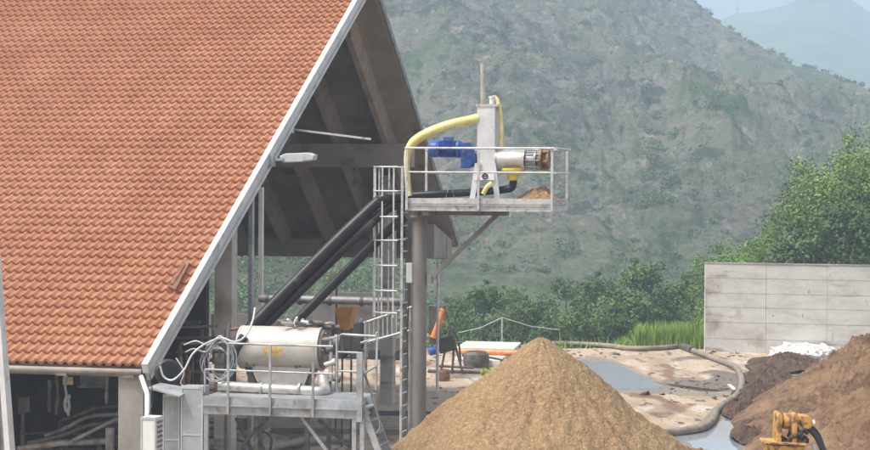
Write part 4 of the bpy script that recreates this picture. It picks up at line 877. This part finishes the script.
# ------------------------------------------------------------------ puddles
def water(nm, poly, z=.008):
    pts = [G(x, y, z) for x, y in poly]; pts = smooth_path(pts+[pts[0]], 6)[:-1]
    mb = MB(); ce = sum(pts, V((0, 0, 0)))/len(pts); n = len(pts)
    mb.add([ce]+[ce+(p-ce)*(1+.05*noise.noise(p*.9)) for p in pts], [(0, 1+i, 1+(i+1) % n) for i in range(n)])
    return tag(mb.build(nm, wm_), kind='structure')
wm_ = mat('puddle water', [(.27, .3, .34), (.33, .36, .39)], 1, .07, bump=.0008, bscale=6, spec=1.0)  # pale blue base puts the sky reflection into the water colour
def wetm():
    return mat('wet concrete', [(.17, .125, .09), (.25, .195, .14), (.33, .26, .19)], .8, .5, bump=.008, bscale=8, stretch=(1, .35, 1), roughvar=.2)
wetmat = wetm()
def wet(poly, z):
    pts = [G(x, y, z) for x, y in poly]; pts = smooth_path(pts+[pts[0]], 6)[:-1]; mb = MB(); ce = sum(pts, V((0, 0, 0)))/len(pts); n = len(pts)
    mb.add([ce]+[ce+(p-ce)*(1+.12*noise.noise(p*1.3)) for p in pts], [(0, 1+i, 1+(i+1) % n) for i in range(n)]); return tag(mb.build('wet_ground', wetmat), kind='structure')
water('puddle', [(576, 360), (592, 361), (612, 363), (632, 371), (650, 380), (663, 387), (640, 389.5), (612, 389), (600, 392), (580, 388), (560, 372)])
wet([(578, 357.5), (600, 358), (618, 362), (645, 374), (672, 386), (700, 391), (742, 392), (738, 396), (700, 396), (660, 394), (620, 393), (585, 392), (555, 372)], .004)
wet([(668, 430), (698, 423), (714, 407), (726, 404), (737, 420), (752, 436), (750, 460), (690, 462), (655, 446)], .004)
water('puddle', [(664, 434), (690, 431), (712, 425), (728, 418), (738, 421), (748, 432), (744, 442), (738, 456), (700, 458), (690, 444), (672, 440)])
# ------------------------------------------------------------------ ground hoses
def ghose(pts, r_, lb, z=None):
    z = r_ if z is None else z; mb = MB(); P_ = smooth_path([G(x, y, z) for x, y in pts], 7); mb.tube(P_, r_, 12); return tag(mb.build('slurry_hose', M['hosemat']), lb, 'hose')
ghose([(552, 343.5), (580, 344), (610, 346), (632, 348.5), (660, 348), (680, 346), (689, 345.5)], .11, 'long grey brown hose lying along the far edge of the yard')
ghose([(684, 346), (692, 350), (710, 357), (726, 363), (734, 366), (739, 372), (742, 382), (738, 394), (726, 403), (717, 410), (713, 419), (704, 427), (688, 430.5), (664, 433)], .115, 'grey brown hose bending through the yard down to the near puddle')
q0, q1 = G(683, 346, .14), G(692, 350, .14); mb = MB(); mb.tube([q0, q1], .15, 12); tag(mb.build('hose_coupling', M['darkmetal']), 'dark coupling joining the two yard hoses near the wall corner', 'coupling')
# thin white strip by hose
mb = MB(); mb.bar(G(729, 385, .03), G(738, 392, .03), .12, .05); tag(mb.build('white_batten', M['white']), 'small white batten on the ground beside the hose bend', 'batten')
# ------------------------------------------------------------------ loader tool at bottom right
D0 = W(795, 440, 31.0); Dg = lambda x, y, b=0: hit(x, y, D0+V((0, 1, 0))*b, V((0, 1, 0)))
ex = V((1, 0, 0)); ey = V((0, 1, 0))
dg = thing('excavator_arm', gnd(D0), 'yellow excavator arm head with pin lugs and hose at the bottom right', 'excavator arm')
for x0 in (777, 792.5):
    mb = MB(); pts = [Dg(x0, 444), Dg(x0, 420), Dg(x0+.5, 416), Dg(x0+1.5, 413.8), Dg(x0+3.5, 413.2), Dg(x0+5, 414.5), Dg(x0+5.5, 420), Dg(x0+4.5, 444)]
    mb.prism(pts, ey*.42); mb.build('lug', M['digger'], dg, bevel=.01)
mb = MB(); qa, qb = Dg(776, 421, .16), Dg(800, 421.5, .16); mb.lathe(qa, ex, [(0, 0), (0, .05), (.02, .05), (.02, .0)], 12); mb.lathe(Dg(783, 421, .18), ex, [(0, 0), (0, .125), (.13, .125), (.13, 0)], 24); mb.tube([qa, qb], .045, 12); mb.build('pin_drum', M['digger'], dg)
mb = MB(); mb.prism([Dg(765.5, 442.5, -.1), Dg(807, 444, -.1), Dg(806, 446, -.1), Dg(765, 444.5, -.1)], ey*.6); mb.prism([Dg(767, 445, -.06), Dg(805, 446.5, -.06), Dg(800, 500, -.06), Dg(776, 500, -.06)], ey*.5); mb.build('stick', M['digger'], dg, bevel=.008)
mb = MB(); mb.prism([Dg(801, 416, .05), Dg(809, 416, .05), Dg(812.5, 420, .05), Dg(812.5, 427, .05), Dg(808, 430, .05), Dg(803, 428, .05), Dg(800, 420, .05)], ey*.34); mb.build('link_block', M['digger'], dg, bevel=.015)
mb = MB(); mb.lathe(Dg(812, 423.5, .2), ex, [(0, .055), (.04, .055), (.04, 0)], 14); mb.build('pin', M['white'], dg)
mb = MB(); mb.tube(smooth_path([Dg(797, 428, .1), Dg(800, 436, .0), Dg(803, 430, .0), Dg(808, 434, 0)], 5), .03, 8); mb.tube(smooth_path([Dg(808, 428, .1), Dg(815, 435, .1), Dg(820, 444, .1), Dg(826, 462, .1), Dg(825, 490, .3)], 5), .045, 10); mb.tube(smooth_path([Dg(811, 426, .2), Dg(818, 434, .2), Dg(823, 446, .2), Dg(829, 462, .3)], 5), .03, 8); mb.build('hydraulic_hose', M['rubber'], dg)
mb = MB(); mb.lathe(Dg(813, 443.5, .05), V((.4, 0, -1)), [(0, .035), (.12, .04), (.12, 0)], 10); mb.build('fitting', M['galv'], dg)
mb = MB(); mb.prism([Dg(786, 500, 0), Dg(792, 500, 0), V((D0.x+.05, D0.y+.3, 0)), V((D0.x-.35, D0.y+.3, 0))], ey*.25); mb.prism([Dg(770, 498, -.1), Dg(808, 498, -.1), V((D0.x+.45, D0.y+.3, 0)), V((D0.x-.55, D0.y+.3, 0))], ey*.7); mb.build('mounting', M['digger'], dg)
# brown chunks on the coupler
rnd = random.Random(2); mb = MB()
for k in range(22):
    q = Dg(rnd.uniform(781, 806), rnd.uniform(436, 443), rnd.uniform(0, .35)); mb.tube([q-V((.03, 0, 0)), q+Z*.03, q+V((.04, .01, 0))], [.02, .05, .02], 7)
mb.build('caked_dirt', M['darksoil'], dg)
# ------------------------------------------------------------------ middle distance: orange auger machine, slabs, posts
am0 = G(442, 378); AM = lambda x, y, b=0: hit(x, y, am0+ey*b, ey)
am = thing('auger_machine', gnd(AM(444, 376)), 'auger machine with orange tube, blue motor and steel frame right of the round pole', 'auger')
mb = MB(); mb.lathe(AM(433.5, 338), AM(445, 307)-AM(433.5, 338), [(0, 0), (0, .16), (.05, .16), (.05, .125), (1.05, .125), (1.05, .15), (1.12, .15), (1.12, 0)], 18); mb.build('auger_tube', M['orange'], am)
mb = MB(); mb.lathe(AM(429, 352), V((1, .3, .25)), [(0, 0), (0, .13), (.05, .16), (.3, .16), (.3, .1), (.4, .1)], 18); mb.build('motor', M['blue'], am)
mb = MB(); mb.prism([AM(429, 306, .3), AM(441, 306, .3), AM(441, 344, .3), AM(429, 344, .3)], ey*.5); mb.build('casing', M['darkmetal'], am)
for x0, y0, x1, y1 in ((444, 306, 460, 362), (449, 330, 440, 376), (452, 334, 463, 374), (455, 334, 452, 374), (438, 346, 462, 342), (436, 366, 474, 368)):
    mb = MB(); mb.tube([AM(x0, y0, -.1), AM(x1, y1, -.1)], .045, 7); mb.build('frame_bar', M['darkmetal'], am)
mb = MB(); mb.prism([AM(436, 340, -.2), AM(452, 336, -.2), AM(456, 350, -.2), AM(440, 354, -.2)], ey*.4); mb.build('gearbox', M['dark'], am)
mb = MB(); mb.tube(smooth_path([AM(444, 334, .1), AM(452, 331, .1), AM(458, 340, .1), AM(461, 362, .1)], 5), .035, 7); mb.build('black_cable', M['rubber'], am)
for x, nm in ((443, 0), (474, 1)): pass
def pot(x, y, r_, h, lb, nm='black_tub', m_='rust'):
    q = G(x, y); t_ = MB(); t_.lathe(q, Z, [(0, 0), (0, r_*.9), (h*.4, r_), (h*.8, r_*.95), (h, r_*.75), (h, r_*.65), (h*.6, r_*.6), (h*.6, 0)], 20); tag(t_.build(nm, M[m_]), lb, 'tub')
pot(443.5, 381, .24, .42, 'short round dark tub at the foot of the auger machine')
pot(476, 367, .52, .62, 'wide dark bin in front of the white slabs', m_='darkmetal')
bar_thing('timber_rail', [G(428, 371, .1), G(500, 373, .1)], .07, 'darkmetal', 'dark rail lying on the ground through the auger machine', 'rail')
bar_thing('black_rod', [G(464, 352, .35), G(505, 361, .25)], .05, 'rubber', 'black rod lying in front of the orange pipe')
# white slabs
for (poly, th, lb) in (([(455, 348), (514, 349), (521, 342.5), (466, 341)], .28, 'far pale rectangular slab behind the orange pipe'), ([(455, 359.5), (500, 361), (508, 354), (457, 352.5)], .25, 'near pale slab beneath the orange pipe')):
    mb = MB(); mb.prism([G(x, y, .25) for x, y in poly], -Z*th); tag(mb.build('pale_slab', M['sheet']), lb, 'slab')
mb = MB(); a_, b_ = G(458, 351.5, .45), G(523, 353.5, .45); mb.tube([a_, b_], .12, 14); op = mb.build('orange_pipe', M['orange']); tag(op, 'long orange pipe lying level across the pale slabs', 'pipe')
mb = MB()
for f_ in (.1, .9): q = a_.lerp(b_, f_); mb.box(V((q.x-.1, q.y-.1, 0)), V((.2, 0, 0)), V((0, .2, 0)), Z*.34)
mb.build('chock', M['darkmetal'], op)
bar_thing('mud_log', [G(520, 347.5, .1), G(545, 347, .1)], .12, 'hosemat', 'brown pipe end behind the tip of the sawdust pile')
# fence post and wires
fp = G(502, 345.5); t = thing('fence_post', fp, 'thin pale post of a wire fence at the yard edge', 'fence'); zt_ = hit(502, 317, fp, ey).z
mb = MB(); mb.tube([fp, V((fp.x, fp.y, zt_))], .04, 8); mb.build('post', M['rail'], t)
fpn = hit(458, 333, fp, ey); fpr = hit(560, 330, fp, ey); top_ = V((fp.x, fp.y, zt_-.03))
for q in (fpn, fpr): mb = MB(); mb.tube([top_, top_.lerp(q, .5)-Z*.12, q], .02, 5); mb.build('wire', M['rail'], t)
for q in (fpn,): mb = MB(); mb.tube([V((q.x, q.y, 0)), q+Z*.05], .04, 6); mb.build('post', M['galvdark'], t)
mb = MB(); mb.tube([V((fpr.x, fpr.y, 0)), fpr+Z*.05], .04, 6); mb.build('post', M['galvdark'], t)
# small weed clump
mb = MB(); q = G(489, 376); leaf_faces(mb, q+Z*.15, .35, 160, .14, .6); tag(mb.build('weed_clump', M['grass']), 'little green weed clump on the ground by the dark bin', 'weeds')
# crumbs around the piles: loose stuff
rnd = random.Random(77); mb = MB()
for k in range(1500):
    th = rnd.uniform(0, 6.28); 
    if k % 2: rr = rnd.gauss(1.0, .06); y = 58+20*rr*math.sin(th); x = 16.9+7.5*rr*math.cos(th)+.17*(y-58)
    else: rr = abs(rnd.gauss(1, .05)); x = pk.x+pk.z*1.4*rr*math.cos(th); y = pk.y+pk.z*1.25*rr*math.sin(th)
    s = rnd.uniform(.02, .07); p_ = V((x, y, s*.3)); d_ = [V((rnd.gauss(0, s), rnd.gauss(0, s), rnd.gauss(0, s*.6))) for _ in range(4)]
    mb.add([p_+d for d in d_], [(0, 1, 2), (0, 2, 3), (0, 3, 1), (1, 3, 2)])
tag(mb.build('manure_crumbs', M['soil']), 'loose crumbs scattered round the feet of the heaps', 'crumbs', kind='stuff')
rnd = random.Random(78); mb = MB()
for k in range(700):
    px = rnd.uniform(420, 760); py = rnd.uniform(352, 440); q = G(px, py); 
    if noise.noise(V((q.x*.25, q.y*.12, 4))) < .0 or (575 < px < 665 and 358 < py < 391) or (py > 415 and px > 660): continue
    s = rnd.uniform(.015, .07)*(1.6 if rnd.random() < .1 else 1); d_ = [V((rnd.gauss(0, s*1.3), rnd.gauss(0, s*1.3), abs(rnd.gauss(0, s*.7)))) for _ in range(5)]
    mb.add([q+d for d in d_], [(0, 1, 2), (0, 2, 3), (0, 3, 1), (1, 3, 2), (1, 4, 2), (2, 4, 3)])
tag(mb.build('yard_debris', M['darksoil']), 'small dark clods and scraps strewn over the concrete yard', 'debris', kind='stuff')
# ------------------------------------------------------------------ haze
hz_b = MB(); hz_b.box8([V(q) for q in [(-880, -60, -15.5), (1500, -60, -15.5), (1500, 2010, -15.5), (-880, 2010, -15.5), (-880, -60, 215), (1500, -60, 215), (1500, 2010, 215), (-880, 2010, 215)]])
hmat = bpy.data.materials.new('haze'); hmat.use_nodes = True; nt = hmat.node_tree; nt.nodes.clear()
ou = nt.nodes.new('ShaderNodeOutputMaterial'); pv = nt.nodes.new('ShaderNodeVolumePrincipled'); pv.inputs['Color'].default_value = (.66, .83, 1, 1); pv.inputs['Density'].default_value = .00098; pv.inputs['Anisotropy'].default_value = .1
nt.links.new(pv.outputs[0], ou.inputs['Volume'])
HAZE = True
if HAZE:
    hz_o = hz_b.build('haze', hmat); tag(hz_o, 'pale blue haze filling the valley', 'haze', kind='stuff')
# ------------------------------------------------------------------ camera, light, world
cam = bpy.data.cameras.new('camera'); co = bpy.data.objects.new('camera', cam); C.objects.link(co); bpy.context.scene.camera = co
cam.sensor_width = 36; cam.lens = F/870*36; cam.clip_end = 6000; cam.clip_start = .5
mw = Matrix((rt, up, -fwd)).transposed().to_4x4(); mw.translation = cam_loc; co.matrix_world = mw
sc = bpy.context.scene
w_ = bpy.data.worlds.new('World'); sc.world = w_; w_.use_nodes = True; nt = w_.node_tree
bg = nt.nodes['Background']; sky = nt.nodes.new('ShaderNodeTexSky'); sky.sky_type = 'NISHITA'; sky.sun_disc = False
SEL, SAZ = R(60), R(243)     # sun elevation; compass azimuth clockwise from +Y
sky.sun_elevation = SEL; sky.sun_rotation = SAZ; sky.dust_density = 5; sky.air_density = 1.0; sky.ozone_density = 1
hsn = nt.nodes.new('ShaderNodeHueSaturation'); hsn.inputs['Saturation'].default_value = .35; nt.links.new(sky.outputs[0], hsn.inputs['Color'])
nt.links.new(hsn.outputs[0], bg.inputs['Color']); bg.inputs['Strength'].default_value = .1
su = bpy.data.lights.new('sun', 'SUN'); su.energy = 1.5; su.angle = R(10); su.color = (1, .95, .88); so = bpy.data.objects.new('sun', su); C.objects.link(so)
sdv = V((math.sin(SAZ)*math.cos(SEL), math.cos(SAZ)*math.cos(SEL), math.sin(SEL))); so.rotation_euler = sdv.to_track_quat('Z', 'Y').to_euler(); so.location = (0, 0, 60)
sc.view_settings.view_transform = 'Standard'; sc.view_settings.look = 'None'; sc.view_settings.gamma = 1; sc.view_settings.use_curve_mapping = False; sc.view_settings.exposure = 1.24
sc.cycles.volume_bounces = 2; sc.cycles.max_bounces = 8; sc.cycles.use_denoising = True; sc.cycles.use_adaptive_sampling = True; sc.cycles.adaptive_threshold = .02
sc.render.engine = 'CYCLES'
